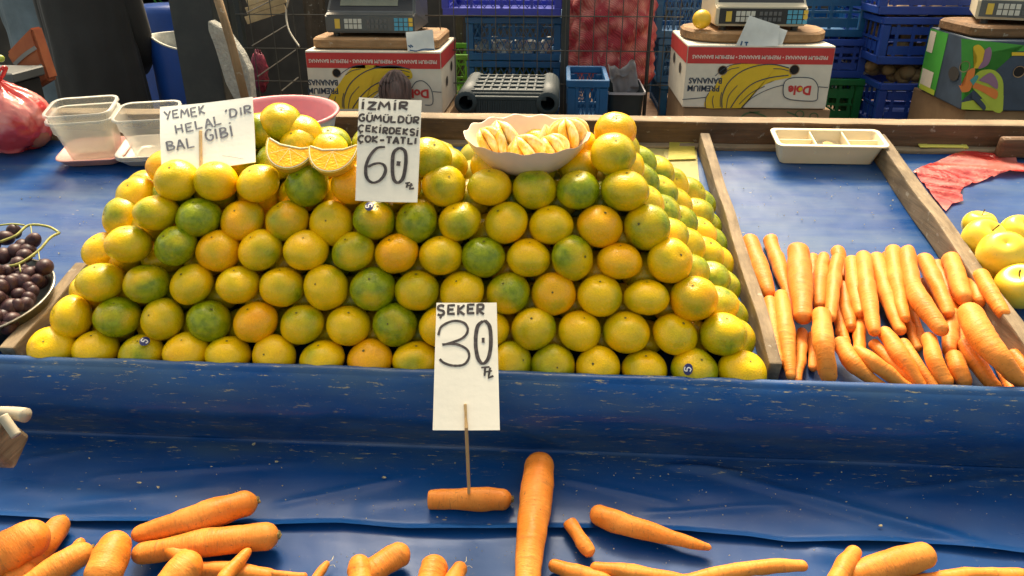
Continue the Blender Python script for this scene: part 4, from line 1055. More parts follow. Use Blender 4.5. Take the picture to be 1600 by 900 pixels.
# red plastic bag flattened at the right
def film_mat(name, c1, c2, alpha, rough=.25):
    m, t, b = new_mat(name, .16, .8); v = mapping(t)
    n_ = noi(t, mapping(t, (.6, 2, 1)), 13, 3, .5); c = mixc(t, ramp(t, n_, .45, .6), c1, c2); t.links.new(c, b.inputs['Base Color'])
    b.inputs['Coat Weight'].default_value = .4; b.inputs['Coat Roughness'].default_value = .15
    rn = node(t, 'ShaderNodeTexNoise', noise_type='RIDGED_MULTIFRACTAL'); rn.inputs['Scale'].default_value = 13; rn.inputs['Detail'].default_value = 3; t.links.new(mapping(t, (1, 1.8, 1)), rn.inputs['Vector'])
    bump(t, b, math_(t, 'ADD', rn.outputs[0], math_(t, 'MULTIPLY', noi(t, v, 60, 2), .3)), .8, .008)
    tr = node(t, 'ShaderNodeBsdfTranslucent'); t.links.new(c, tr.inputs[0]); mx = node(t, 'ShaderNodeMixShader'); mx.inputs[0].default_value = .22
    tp = node(t, 'ShaderNodeBsdfTransparent'); tp.inputs[0].default_value = (*c2, 1); mx2 = node(t, 'ShaderNodeMixShader'); mx2.inputs[0].default_value = 1 - alpha
    out = t.nodes['Material Output']; t.links.new(b.outputs[0], mx.inputs[1]); t.links.new(tr.outputs[0], mx.inputs[2]); t.links.new(mx.outputs[0], mx2.inputs[1]); t.links.new(tp.outputs[0], mx2.inputs[2]); t.links.new(mx2.outputs[0], out.inputs[0])
    return m
REDF = film_mat('red_film', (.55, .035, .030), (.78, .22, .17), .93); PINKF = film_mat('pink_red_film', (.66, .07, .07), (.90, .34, .28), .82)
poly = [(1427, 268), (1450, 258), (1500, 240), (1534, 228), (1560, 240), (1584, 246), (1590, 254), (1620, 262), (1640, 270), (1560, 274), (1530, 284), (1506, 292), (1500, 302), (1505, 314), (1488, 318), (1478, 330), (1460, 312), (1446, 292)]
import mathutils
P2 = [tc(atT(x, y, .004)) for x, y in poly]
bm = B(); f = bm.faces.new([bm.verts.new((q[0], q[1], 0)) for q in P2]); 
bmesh.ops.triangulate(bm, faces=bm.faces)
bmesh.ops.subdivide_edges(bm, edges=bm.edges, cuts=1, use_grid_fill=True)
for _ in range(4):
    le = [e for e in bm.edges if e.calc_length() > .008]
    if not le: break
    bmesh.ops.subdivide_edges(bm, edges=le, cuts=1, use_grid_fill=False); bmesh.ops.triangulate(bm, faces=bm.faces)
for v in bm.verts:
    x, y = v.co.x, v.co.y; h = .003 + .010 * abs(nz((x * .5 + y, y * .3 - x * .4, 0), 16, 2)) + .010 * (1 - abs(nz((x * .35 + y * .9, y * .2, 0), 24, 7)) * 2) ** 3 * .6 + .002 * abs(nz((x, y, 0), 60, 7))
    v.co = T(x, y, h)
emit(bm, 'plastic_bag', REDF, smooth=True, label='crumpled red plastic bag lying flat above the apples', cat='plastic bag')

# ------------------------------------------------------------ left side of the table: filled red bag, tubs, trays, pink tub
bagc = atT(20, 240, .0); bagc = T(tc(bagc)[0] - .0, tc(bagc)[1] + .035, .070)
bag = thing('carrier_bag', 'full knotted pink-red carrier bag on the left of the table', 'carrier bag', bagc)
knot = bagc + Vector((-.008, -.012, .076))
bm = B()
def bagf(u, v):
    a = 2 * math.pi * u; th = math.pi * (.03 + .97 * v)
    r_ = .092 * (1 + .10 * noise.noise(Vector((math.cos(a) * 1.6, math.sin(a) * 1.6, v * 3))))
    x, y, z = math.sin(th) * math.cos(a), math.sin(th) * math.sin(a), math.cos(th)
    neck = math.exp(-(v / .17) ** 2)
    crk = (.030 * math.sin(a * 9 + 2 * nz((math.cos(a), math.sin(a), v), 2)) * math.exp(-(v / .35) ** 1.5) + .035 * abs(noise.noise(Vector((x * 3.2 + 5, y * 3.2, z * 3.2)))) + .02 * abs(noise.noise(Vector((x * 8, y * 8, z * 8)))))
    q = r_ * (1 - crk * 1.6)
    p = Vector((x * q * (1 - neck * .75), y * q * .9 * (1 - neck * .75), z * q * .86 + neck * .004))
    if p.z < -.069: p.z = -.069 - (p.z + .069) * -.1
    return bagc + p
grid(bm, bagf, 110, 60, closed=True); bmesh.ops.remove_doubles(bm, verts=bm.verts, dist=1e-5); emit(bm, 'bag_body', PINKF, bag, smooth=True)
bm = B()
for pts in ([(0, 0, -.01), (.012, -.006, .014), (.030, -.004, .034), (.038, .0, .040), (.034, .004, .030), (.018, .006, .012), (.004, .004, -.004)], [(0, 0, -.008), (-.02, .0, .006), (-.045, .004, .010), (-.07, .004, .006)]):
    tube(bm, [knot + Vector(q) for q in spline(pts, 5)], .0062, 8, flat=.45)
lathe(bm, [(.002, -.012), (.011, -.006), (.012, .002), (.006, .010), (.001, .012)], knot, 12); emit(bm, 'knotted_handle', REDF, bag, smooth=True)
# what fills it: dark rounded goods seen dimly through the film
bm = B()
for k in range(9):
    a = k * 2.4; q = bagc + Vector((.052 * math.cos(a), .045 * math.sin(a), -.035 + .02 * (k % 3))); rr_ = .03
    lathe(bm, [(max(.0005, rr_ * math.sin(math.pi * j / 8)), rr_ * math.cos(math.pi * j / 8)) for j in range(9)], q, 10)
emit(bm, 'contents', M('bagged_fruit', (.30, .10, .06), .6), bag, smooth=True, kind='stuff')
b2 = atT(6, 190, .05); bm = B()
grid(bm, lambda u, v: T(tc(b2)[0] - .03, VB - .05, .08) + Vector((math.sin(math.pi * (.02 + .96 * v)) * math.cos(6.2832 * u), .7 * math.sin(math.pi * (.02 + .96 * v)) * math.sin(6.2832 * u), math.cos(math.pi * (.02 + .96 * v)) * .9)) * .06 * (1 + .15 * nz((u * 6, v * 6, 0), 1.7)), 40, 24)
emit(bm, 'carrier_bag', PINKF, smooth=True, label='smaller reddish bag partly hidden behind the knotted one at left', cat='carrier bag')

def plast_mat(name, c, alpha):
    m, t, b = new_mat(name, .12, .6); b.inputs['Base Color'].default_value = (*c, 1)
    tp = node(t, 'ShaderNodeBsdfTransparent'); tp.inputs[0].default_value = (.93, .93, .9, 1); mx = node(t, 'ShaderNodeMixShader')
    lw = node(t, 'ShaderNodeLayerWeight'); lw.inputs[0].default_value = .35
    t.links.new(math_(t, 'MULTIPLY_ADD', lw.outputs['Facing'], .5, alpha, clamp=True), mx.inputs[0])
    out = t.nodes['Material Output']; t.links.new(tp.outputs[0], mx.inputs[1]); t.links.new(b.outputs[0], mx.inputs[2]); t.links.new(mx.outputs[0], out.inputs[0])
    bump(t, b, noi(t, mapping(t), 60, 3), .3, .002); return m
CLEAR = plast_mat('clear_plastic', (.70, .66, .56), .26)
FOAMP = M('pink_foam', (.74, .36, .30), .6, var=.04); FOAMB = M('beige_foam', (.58, .50, .43), .6, var=.04)
def tub(c, rz, label, hx=.062, hy=.048, h=.075, rim=True, tilt=0, group='clear plastic tubs'):
    m = MT @ R3(tilt, 0, rz); r_ = thing('plastic_tub', label, 'plastic tub', c, group)
    bm = B(); lv = [(hx * .68, hy * .68, .002, .010), (hx * .72, hy * .72, .004, .014), (hx * .88, hy * .88, h * .66, .018), (hx * .94, hy * .94, h * .72, .018), (hx * .97, hy * .97, h * .96, .02), (hx * .97, hy * .97, h, .02)]
    rg = loopbox(bm, c, m, lv, 7); bm.faces.new(rg[0][::-1]); bmesh.ops.recalc_face_normals(bm, faces=bm.faces); emit(bm, 'tub_wall', CLEAR, r_, smooth=True)
    bm = B(); loopbox(bm, c, m, [(hx * .965, hy * .965, h, .02), (hx * 1.06, hy * 1.06, h + .001, .024), (hx * 1.07, hy * 1.07, h - .004, .024)], 7); emit(bm, 'rim', plast_rim, r_, smooth=True)
plast_rim = plast_mat('clear_rim', (.80, .78, .70), .22)
def foam_tray(c, rz, mat, label, hx=.072, hy=.056, group=None):
    m = MT @ R3(0, 0, rz); bm = B()
    rg = loopbox(bm, c, m, [(hx * .70, hy * .68, .001, .016), (hx * .80, hy * .78, .004, .02), (hx, hy, .021, .026), (hx * 1.03, hy * 1.03, .022, .027), (hx * 1.02, hy * 1.02, .0235, .027), (hx * .97, hy * .97, .0235, .026), (hx * .78, hy * .76, .006, .02)], 9)
    bm.faces.new(rg[0][::-1]); bm.faces.new(rg[-1]); bmesh.ops.recalc_face_normals(bm, faces=bm.faces)
    emit(bm, 'foam_tray', mat, smooth=True, label=label, cat='foam tray', group=group, loc=c)
def tbase(px, py, dv): q = tc(atT(px, py)); return q[0], q[1] + dv
x_, v_ = tbase(138, 264, .050)
foam_tray(T(x_, v_, .001), 8, FOAMP, 'shallow pink foam tray under the taller stack of clear tubs')
tub(T(x_ - .002, v_ + .004, .010), 12, 'lower clear tub in the stack on the pink tray', hx=.066, h=.096)
tub(T(x_ - .002, v_ + .006, .026), 12, 'upper clear tub nested in the stack on the pink tray', hx=.066, h=.096)
x_, v_ = tbase(233, 265, .052)
for k, lab in enumerate(('bottom beige foam tray of the stack', 'middle beige foam tray of the stack', 'top beige foam tray holding the single clear tub')):
    foam_tray(T(x_, v_, .001 + k * .004), 6 + k, FOAMB, lab, .075, .055, group='stacked beige foam trays')
tub(T(x_ + .004, v_ + .004, .018), 10, 'single clear tub on the beige foam trays', hx=.062, h=.094)
# pink tub
PINKI = M('pink_plastic', (.60, .22, .23), .35, var=.05); GREYO = M('pale_grey_plastic', (.42, .40, .40), .4, var=.06)
pc = tc(atT(430, 228)); pr = .122; pc = T(pc[0], VB - pr - .004, .0)
pr = .128; hp = tc(onP(427, 179, T(0, VB - pr - .005), TV)); pc = T(hp[0], VB - pr - .005, 0); TH = hp[2]; print('TUB', hp)
pt = thing('wash_tub', 'round pink tub with pale outside behind the wide white sign', 'tub', pc)
bm = B(); lathe(bm, [(pr * .70, .001), (pr * .74, .004), (pr * .95, TH - .018), (pr * .96, TH - .008), (pr * 1.0, TH - .007)], pc, 56, rot=R3(4, 0, 0)); emit(bm, 'tub_outside', GREYO, pt, smooth=True)
bm = B(); lathe(bm, [(pr * 1.0, TH - .007), (pr * 1.03, TH - .003), (pr * 1.02, TH + .001), (pr * .97, TH), (pr * .93, TH - .010), (pr * .72, .008), (.001, .007)], pc, 56, rot=R3(4, 0, 0)); emit(bm, 'tub_inside', PINKI, pt, smooth=True)
bm = B()
for k in range(4): 
    a = k * 1.7
    lathe(bm, [(max(.0006, .022 * math.sin(math.pi * j / 8)), .016 * math.cos(math.pi * j / 8)) for j in range(9)], pc + Vector((.055 + .02 * math.cos(a), -.005 + .025 * math.sin(a), TH - .045)), 12)
emit(bm, 'fruit_peel', M('peel_scraps', (.62, .36, .30), .6), smooth=True, label='pale peel scraps lying inside the pink tub', cat='peel', kind='stuff')

# ------------------------------------------------------------ grapes in a tin pan at the left
TIN = M('dull_tin', (.30, .29, .24), .38, metal=.7, col2=(.14, .13, .10), vs=30, bump=.3, bs=60)
q = tc(atT(-30, 462, .054)); pc = T(q[0], q[1], 0); pr = .106
pan = thing('tin_pan', 'round dull tin pan holding the dark grapes at the left edge', 'pan', pc)
bm = B(); lathe(bm, [(.001, .002), (pr * .86, .002), (pr * .98, .05), (pr * 1.02, .052), (pr * 1.02, .054), (pr * .97, .053), (pr * .85, .006), (.001, .005)], pc, 56, rot=MT); emit(bm, 'pan_body', TIN, pan, smooth=True)
GRAPE = M('dark_grape', (.028, .010, .014), .42, col2=(.10, .05, .045), vs=60, spec=.25, r0=.4, r1=.7); VINE = M('grape_stalk', (.30, .29, .06), .55, var=.2, vs=60, bump=.4)
gb = thing('grape_bunch', 'bunch of dark purple grapes with a green stalk in the tin pan', 'grapes', pc)
bm = B(); rr_ = .0118; lathe(bm, [(max(.0002, rr_ * math.sin(math.pi * j / 12)), rr_ * 1.12 * math.cos(math.pi * j / 12)) for j in range(13)], (0, 0, 0), 16); bmesh.ops.recalc_face_normals(bm, faces=bm.faces)
GM = bpy.data.meshes.new('grape'); bm.to_mesh(GM); bm.free(); GM.materials.append(GRAPE); GM.polygons.foreach_set('use_smooth', [True] * len(GM.polygons))
gp = [(22, 362, .10), (52, 376, .10), (70, 417, .085), (46, 428, .08), (38, 440, .075), (24, 392, .095), (5, 400, .095), (12, 425, .085), (28, 412, .088), (14, 450, .075), (30, 460, .07), (2, 470, .07), (16, 480, .065), (4, 495, .06), (-10, 380, .10), (-14, 420, .09), (-18, 455, .08), (50, 455, .066), (40, 475, .06), (8, 372, .1), (38, 400, .09), (20, 500, .055), (-8, 510, .055), (34, 385, .09), (2, 440, .08), (26, 440, .076), (12, 512, .05), (58, 440, .070), (44, 392, .088), (-2, 455, .072)]
for i, (px, py, h) in enumerate(gp):
    o = bpy.data.objects.new('grape', GM); col.objects.link(o); o.parent = gb; p = atT(px, py, h * .8); o.location = p - pc; o.rotation_euler = (rnd.uniform(0, 3), rnd.uniform(0, 3), 0); s = rnd.uniform(.9, 1.15); o.scale = (s, s, s * rnd.uniform(1, 1.12))
for i in range(70):
    a = rnd.uniform(0, 6.28); q = math.sqrt(rnd.random()) * .088; o = bpy.data.objects.new('grape', GM); col.objects.link(o); o.parent = gb
    o.location = MT @ Vector((q * math.cos(a), q * math.sin(a), .040 + .045 * (1 - (q / .09) ** 2) * rnd.uniform(.7, 1.1))); o.scale = (rnd.uniform(.85, 1.08),) * 3
bm = B()
for pts, r_ in (([(0, 378, .105), (25, 368, .108), (45, 352, .112), (75, 354, .11), (93, 364, .105)], .0022), ([(93, 364, .105), (78, 372, .105), (60, 392, .10), (30, 412, .096), (5, 417, .094)], .0022), ([(60, 392, .10), (62, 408, .095)], .001), ([(38, 352, .112), (20, 350, .112), (0, 352, .11)], .0016), ([(30, 412, .096), (32, 425, .09)], .0012), ([(48, 353, .112), (50, 368, .106)], .001), ([(45, 402, .098), (55, 400, .096)], .0014)):
    tube(bm, [atT(x, y, h * .83) for x, y, h in [tuple(q) for q in spline(pts, 4)]], r_, 6)
emit(bm, 'stalk', VINE, gb, smooth=True)

# pale stalks and timber corner at the left of the drop
bm = B(); c = atZ(-12, 690, 1.0)
board('timber_block', c, Vector((1, 0, 0)), Vector((0, math.cos(.5), math.sin(.5))), Vector((0, -math.sin(.5), math.cos(.5))), .05, .05, .06, DIVW, 'weathered timber corner at the left edge below the lip', 'timber block', bev=.006, div=3)
STALK = M('pale_stalk', (.42, .36, .25), .6, col2=(.45, .33, .2), vs=60, r0=.5, r1=.8, bump=.3)
st = thing('cut_stalk', 'two pale cut stalks lying at the left edge below the lip', 'plant stalk', atZ(20, 655, .97))
bm = B(); tube(bm, spline([atZ(-6, 645, .99), atZ(14, 645, .985), atZ(41, 649, .98)], 5), [.0085, .0082, .008, .008, .008, .008, .0085, .0088, .0092, .0095, .0095], 12); emit(bm, 'stalk', STALK, st, smooth=True)
bm = B(); tube(bm, spline([atZ(4, 650, .965), atZ(14, 664, .965), atZ(26, 681, .965)], 5), .0062, 12); emit(bm, 'stalk', STALK, st, smooth=True)

# ------------------------------------------------------------ crumbs and dried bits
bm = B(); rr2 = random.Random(3)
def crumb(p, s):
    a = rr2.uniform(0, 6); k = rr2.choice((4, 5, 6)); prism(bm, [p + TX * math.cos(a + 6.283 * i / k) * s * rr2.uniform(.5, 1.3) + TV * math.sin(a + 6.283 * i / k) * s * rr2.uniform(.3, .8) + TN * rr2.uniform(.001, .0025) for i in range(k)], TN, .0008)
for _ in range(70): crumb(atT(rr2.uniform(1130, 1400), rr2.uniform(236, 390), .002), rr2.uniform(.0006, .0018))
for _ in range(40): crumb(atT(rr2.uniform(0, 240), rr2.uniform(280, 420), .002), rr2.uniform(.0006, .0022))
for _ in range(170): 
    x, y = rr2.uniform(40, 1590), rr2.uniform(715, 812); p = atL(x, y, .003 + max(0, low_h(atL(x, y).x, atL(x, y).y))); crumb(p, rr2.uniform(.0004, .0014))
for _ in range(70):
    x, y = rr2.uniform(40, 1590), rr2.uniform(850, 898); crumb(atL(x, y, .001), rr2.uniform(.0004, .0012))
for x, y, s in ((218, 755, .0032), (248, 762, .0032), (600, 747, .004), (432, 722, .003), (1376, 822, .003), (397, 695, .004), (1130, 680, .002)): crumb(atL(x, y, .005), s)
emit(bm, 'crumbs', M('dry_crumbs', (.45, .38, .22), .8, var=.4, vs=300), kind='stuff', label='dry crumbs and bits scattered over the blue sheets', cat='crumbs', loc=(0, 0, 0))

# ------------------------------------------------------------ printed fruit boxes behind the rail
fcache = {}
def letters(s, size, bold=.0):
    cu = bpy.data.curves.new('t', 'FONT'); cu.body = s; cu.size = size; cu.offset = bold; cu.align_x = 'CENTER'; cu.align_y = 'CENTER'; cu.resolution_u = 2
    o = bpy.data.objects.new('t', cu); col.objects.link(o); dg = bpy.context.evaluated_depsgraph_get(); me = bpy.data.meshes.new_from_object(o.evaluated_get(dg))
    bm = B(); bm.from_mesh(me); bpy.data.objects.remove(o); bpy.data.curves.remove(cu); bpy.data.meshes.remove(me); return bm
class Face:
    """a flat face: origin, right, up, normal out"""
    def __init__(s, o, r, u, n): s.o, s.r, s.u, s.n = o, r, u, n
    def px(s, x, y, h=.0008): return onP(x, y, s.o, s.n) + s.n * h
    def put(s, name, txt, pxc, wpx, hpx, mat, parent, bold=0, flip=True, h=.0014, shear=0):
        c = s.px(*pxc, 0); L = s.px(pxc[0] - wpx / 2, pxc[1], 0); Rr = s.px(pxc[0] + wpx / 2, pxc[1], 0); w_ = (Rr - L).length; hh_ = (s.px(pxc[0], pxc[1] - hpx / 2, 0) - s.px(pxc[0], pxc[1] + hpx / 2, 0)).length
        bm = letters(txt, 1, bold); xs = [v.co.x for v in bm.verts]; ys = [v.co.y for v in bm.verts]; W, H = max(xs) - min(xs), max(ys) - min(ys); cx, cy = (max(xs) + min(xs)) / 2, (max(ys) + min(ys)) / 2
        sg = -1 if flip else 1
        for v in bm.verts: v.co = c + s.r * ((v.co.x - cx) / W * w_ * sg) + s.u * ((v.co.y - cy) / H * hh_ * sg) + s.n * h
        return emit(bm, name, mat, parent)
def carton(name, label, pL, pR, ztop, depth, rz, mat, slots=True):
    """box with front bottom corners pL..; yawed rz"""
    w_ = (pR - pL).length; r = (pR - pL).normalized(); d = Vector((-r.y, r.x, 0)); u = Vector((0, 0, 1)); H = ztop - pL.z
    t_ = thing(name, label, 'box', (pL + pR) / 2); m = Matrix((r, d, u)).transposed(); c = (pL + pR) / 2 + d * depth / 2 + u * H / 2
    bm = B(); box(bm, c, (w_, depth, H), m, .004, seg=2); emit(bm, 'carton_body', mat, t_)
    return t_, Face(pL, r, u, -d), Face(pL, -d, u, -r), Face(pR, d, u, r), c, m, (w_, depth, H)
def hole(F_, x, y, rpx, parent, ry=1.0):
    p = F_.px(x, y, .002); r_ = rpx / F * zc(p); bm = B(); n = 20
    o = [bm.verts.new(p + F_.r * r_ * math.cos(k * 6.2832 / n) + F_.u * r_ * ry * math.sin(k * 6.2832 / n)) for k in range(n)]
    i = [bm.verts.new(p - F_.n * .0012 + F_.r * r_ * .86 * math.cos(k * 6.2832 / n) + F_.u * r_ * .86 * ry * math.sin(k * 6.2832 / n)) for k in range(n)]
    for k in range(n): bm.faces.new((o[k], o[(k + 1) % n], i[(k + 1) % n], i[k])).material_index = 1
    bm.faces.new(i).material_index = 0; emit(bm, 'hand_hole', [HOLE, KRAFT], parent)
HOLE = M('hole_dark', (.012, .009, .007), .9)
def flatp(F_, pts, mat, parent, name, h=.0008, sm=True):
    bm = B(); P = spline([(x, y, 0) for x, y in pts], 5) if sm else [Vector((x, y, 0)) for x, y in pts]
    f = bm.faces.new([bm.verts.new(F_.px(p.x, p.y, h)) for p in P]); bmesh.ops.triangulate(bm, faces=[f]); return emit(bm, name, mat, parent)
def line(bm, F_, pts, wpx, h=.0018):
    P = spline([(x, y, 0) for x, y in pts], 5); q = [F_.px(p.x, p.y, h) for p in P]; ribbon(bm, q, wpx / F * zc(q[0]), F_.n)
def banana_art(Fc, t_, ox, oy, s, right):
    """the printed bunch: two big bananas fanning down to the left edge"""
    def q(pts): return [(ox + x * s, oy + y * s) for x, y in pts]
    flatp(Fc, q([(620, 632), (480, 634), (383, 630), (384, 580), (400, 545), (440, 500), (480, 440), (530, 385), (570, 372), (660, 374), (700, 378), (780, 380), (850, 388), (880, 410), (885, 450), (840, 462), (760, 480), (700, 520), (640, 580), (590, 632)]), BOXYEL, t_, 'banana_print')
    bm = B()
    for i, pts in enumerate(([(383, 632), (384, 580), (402, 545)], [(440, 445), (480, 410), (530, 382), (590, 372)], [(480, 632), (482, 560), (520, 480), (600, 415), (700, 382), (790, 378), (872, 398)], [(505, 632), (520, 560), (570, 500)], [(530, 632), (580, 560), (660, 490), (760, 455), (870, 440)], [(580, 610), (650, 545), (730, 505)], [(592, 632), (660, 570), (760, 520), (850, 495)], [(430, 632), (424, 590), (430, 560)], [(470, 625), (470, 580), (478, 540)], [(780, 402), (830, 404), (872, 416)], [(490, 430), (530, 405), (580, 395)])):
        line(bm, Fc, q(pts), 1.6 if i in (2, 4) else 1.1, .0018 + i * .00003)
    emit(bm, 'banana_outline', BOXINK, t_)
def q4(x, y): return (x / 3.75 + 1000, y / 3.75)
# right banana box
YB = 2.62
def cartonpx(name, label, lpx, rpx, ypx_b, ypx_t, Y, depth, slant, mat):
    pL = atY(lpx, ypx_b, Y); pR = atY(rpx, ypx_b, Y); pR.z = pL.z = (pL.z + pR.z) / 2; pR.y += slant; zt = atY((lpx + rpx) / 2, ypx_t, Y).z
    return carton(name, label, pL, pR, zt, depth, 0, mat)
tb2, F2, FL2, FR2, c2, m2, s2 = cartonpx('banana_box', 'upside-down banana box with the full fruit logo, right of the onion sack', 1066, 1290, 169, 71, YB, .40, .0, BOXW)
def band(Fc, t_, x0, x1, x0b, x1b, yt, yb, name='red_band'): return flatp(Fc, [(x0, yt), (x1, yt), (x1b, yb), (x0b, yb)], BOXRED, t_, name, sm=False)
zt2 = c2.z + s2[2] / 2; zb2 = zt2 - s2[2]
def fband(Fc, t_, w_, ztop, za, zb, xa=.002, name='red_band'):
    bm = B(); o = Fc.o; pts = [o + Fc.r * xa, o + Fc.r * (w_ - xa), o + Fc.r * (w_ - xa), o + Fc.r * xa]; zz = (zb, zb, za, za)
    quad(bm, [Vector((p.x, p.y, z)) + Fc.n * .0008 for p, z in zip(pts, zz)]); emit(bm, name, BOXRED, t_)
fband(F2, tb2, s2[0], zt2, zt2 - .006, zt2 - .058)
Fl = Face(FL2.o - FL2.r * s2[1] * -1 * -1, FL2.r, FL2.u, FL2.n)
Fl.o = FL2.o - FL2.r * s2[1]
fband(Fl, tb2, s2[1], zt2, zt2 - .006, zt2 - .058)
F2.put('lettering', 'PREMIUM BANANAS \u2022 PREMIUM BANANAS \u2022 PREMIUM BANANAS', (1187, 89.5), 212, 6.0, BOXPALE, tb2, .025)
F2.put('lettering', 'PREMIUM', (1099, 138), 50, 9.5, BOXINK, tb2, .03); F2.put('lettering', 'BANANAS', (1102, 126), 52, 9.5, BOXINK, tb2, .03)
banana_art(F2, tb2, 1000, 0, 1 / 3.75, True)
flatp(F2, [q4(*p) for p in ((842, 560), (838, 520), (850, 475), (890, 458), (950, 455), (1010, 462), (1040, 500), (1040, 550), (1030, 585), (970, 590), (880, 585))], BOXW, tb2, 'logo_field', .0022)
bm = B(); line(bm, F2, [q4(*p) for p in ((880, 583), (845, 565), (838, 520), (850, 475), (890, 456), (950, 453), (1010, 462), (1040, 500), (1040, 550), (1030, 588), (960, 590), (880, 583))], 1.3, .0026); line(bm, F2, [q4(1045, 508), q4(1100, 512)], 1.2, .0026); line(bm, F2, [q4(247, 582), q4(300, 578), q4(385, 570)], 1.2, .002); emit(bm, 'logo_outline', BOXINK, tb2)
F2.put('logo_lettering', 'Dole', q4(932, 528), 36, 15, BOXRED, tb2, .045, h=.0030)
bm = B(); p_ = F2.px(*q4(938, 521), .0036); nn = 14; bm.faces.new([bm.verts.new(p_ + F2.r * .0065 * math.cos(k * 6.283 / nn) + F2.u * .0065 * math.sin(k * 6.283 / nn)) for k in range(nn)]); emit(bm, 'logo_sun', BOXYEL, tb2)
hole(F2, 1129, 110, 7.5, tb2); hole(F2, 1241, 109, 8, tb2)
for y, z in ((.12, .55), (.28, .60)):
    p = Fl.o + Fl.r * (s2[1] - y) + Vector((0, 0, 1)) * s2[2] * z + Fl.n * .002; bm = B(); bm.faces.new([bm.verts.new(p + Fl.r * .026 * math.cos(k * .4488) + Fl.u * .018 * math.sin(k * .4488)) for k in range(14)]); emit(bm, 'hand_hole', HOLE, tb2)
# left banana box
tb1, F1, FL1, FR1, c1, m1, s1 = cartonpx('banana_box', 'upside-down banana box behind the pink tub, yarn bundle in front', 487, 692, 178, 80, 2.72, .40, .0, BOXW)
zt1 = c1.z + s1[2] / 2
fband(F1, tb1, s1[0], zt1, zt1 - .006, zt1 - .058)
Fr1 = Face(FR1.o, FR1.r, FR1.u, FR1.n); fband(Fr1, tb1, s1[1], zt1, zt1 - .006, zt1 - .058)
F1.put('lettering', 'PREMIUM BANANAS \u2022 PREMIUM BANANAS \u2022 PREMIUM BANANAS', (582, 96), 200, 6.0, BOXPALE, tb1, .025)
F1.put('lettering', 'PREMIUM', (505, 142), 47, 9.5, BOXINK, tb1, .03); F1.put('lettering', 'BANANAS', (505, 129), 46, 9.5, BOXINK, tb1, .03)
banana_art(F1, tb1, 412, 4, .262, True)
bm = B(); line(bm, F1, [(642, 140), (650, 128), (662, 127), (674, 140), (676, 162), (664, 164)], 1.2); line(bm, F1, [(676, 143), (690, 144)], 1.1, .0022); emit(bm, 'logo_outline', BOXINK, tb1)
F1.put('logo_lettering', 'Dole', (652, 146), 36, 14, BOXRED, tb1, .045, h=.003)
hole(F1, 526, 114, 7, tb1)
for y, z in ((.12, .45), (.25, .60)):
    p = Fr1.o + Fr1.r * y + Vector((0, 0, 1)) * s1[2] * z + Fr1.n * .002; bm = B(); bm.faces.new([bm.verts.new(p + Fr1.r * .026 * math.cos(k * .4488) + Fr1.u * .018 * math.sin(k * .4488)) for k in range(14)]); emit(bm, 'hand_hole', HOLE, tb1)
# plain brown boxes underneath
cartonpx('cardboard_box', 'plain brown cardboard box under the left banana box', 497, 702, 240, 179, 2.75, .40, 0, KRAFT)
kb, Fk, _, _, ck, mk, sk = cartonpx('cardboard_box', 'brown cardboard box with green print under the right banana box', 1062, 1286, 240, 170, YB + .01, .42, 0, KRAFT)
bm = B(); GPR = M('print_green', (.06, .12, .04), .7, var=.2)
for pts in ([q4(580, 700), q4(620, 665), q4(700, 655)], [q4(640, 655), q4(720, 675), q4(760, 705)], [q4(860, 655), q4(920, 680), q4(930, 705)]): line(bm, Fk, pts, 2.2)
for cx_, cy_ in ((935, 668), (1018, 682)):
    line(bm, Fk, [q4(cx_ + 24 * math.cos(a), cy_ + 20 * math.sin(a)) for a in [k * .7 for k in range(10)]], 1.6, .0024)
emit(bm, 'green_print', GPR, kb)
# green and navy fruit box at the right
tb3, F3, FL3, FR3, c3, m3, s3 = cartonpx('fruit_box', 'green and navy fruit box with bright bird print at the right edge', 1500, 1730, 173, 64, 2.50, .36, -.02, M('print_slate', (.035, .055, .085), .55, var=.25, vs=8))
zt3 = c3.z + s3[2] / 2
G3 = M('print_bright_green', (.05, .30, .03), .55, var=.1); O3 = M('print_orange', (.72, .20, .03), .55); V3 = M('print_violet', (.28, .14, .22), .55); L3 = M('print_lime', (.42, .50, .04), .55); T3_ = M('print_teal', (.06, .28, .25), .55)
def q5(x, y): return (x / 3.75 + 1280, y / 3.75)
flatp(F3, [q5(*p) for p in ((832, 225), (1200, 265), (1200, 300), (1010, 305), (1000, 420), (880, 440), (834, 590))], G3, tb3, 'green_print', .0008, False)
flatp(F3, [q5(*p) for p in ((832, 640), (834, 600), (880, 590), (1080, 560), (1075, 650))], L3, tb3, 'lime_print', .0012, False)
flatp(F3, [q5(*p) for p in ((905, 400), (925, 340), (900, 280), (935, 262), (970, 300), (965, 360), (930, 400))], BOXYEL, tb3, 'bird_print', .0018)
flatp(F3, [q5(*p) for p in ((970, 290), (1000, 275), (1008, 320), (985, 380), (930, 402), (962, 350))], V3, tb3, 'bird_print', .0022)
flatp(F3, [q5(*p) for p in ((815, 500), (850, 495), (865, 420), (910, 400), (900, 470), (880, 530), (835, 540))], O3, tb3, 'bird_print', .0026)
flatp(F3, [q5(*p) for p in ((890, 470), (940, 415), (1020, 410), (1070, 460), (1078, 540), (1070, 650), (1020, 650), (960, 580), (900, 520))], L3, tb3, 'bird_print', .0018)
flatp(F3, [q5(*p) for p in ((905, 480), (960, 500), (1040, 530), (1030, 580), (960, 540), (895, 512))], O3, tb3, 'bird_print', .0030)
flatp(F3, [q5(*p) for p in ((930, 470), (1000, 425), (1040, 470), (1040, 520), (990, 490))], V3, tb3, 'bird_print', .0034)
flatp(F3, [q5(*p) for p in ((880, 470), (915, 440), (930, 450), (900, 500))], T3_, tb3, 'bird_print', .0038)
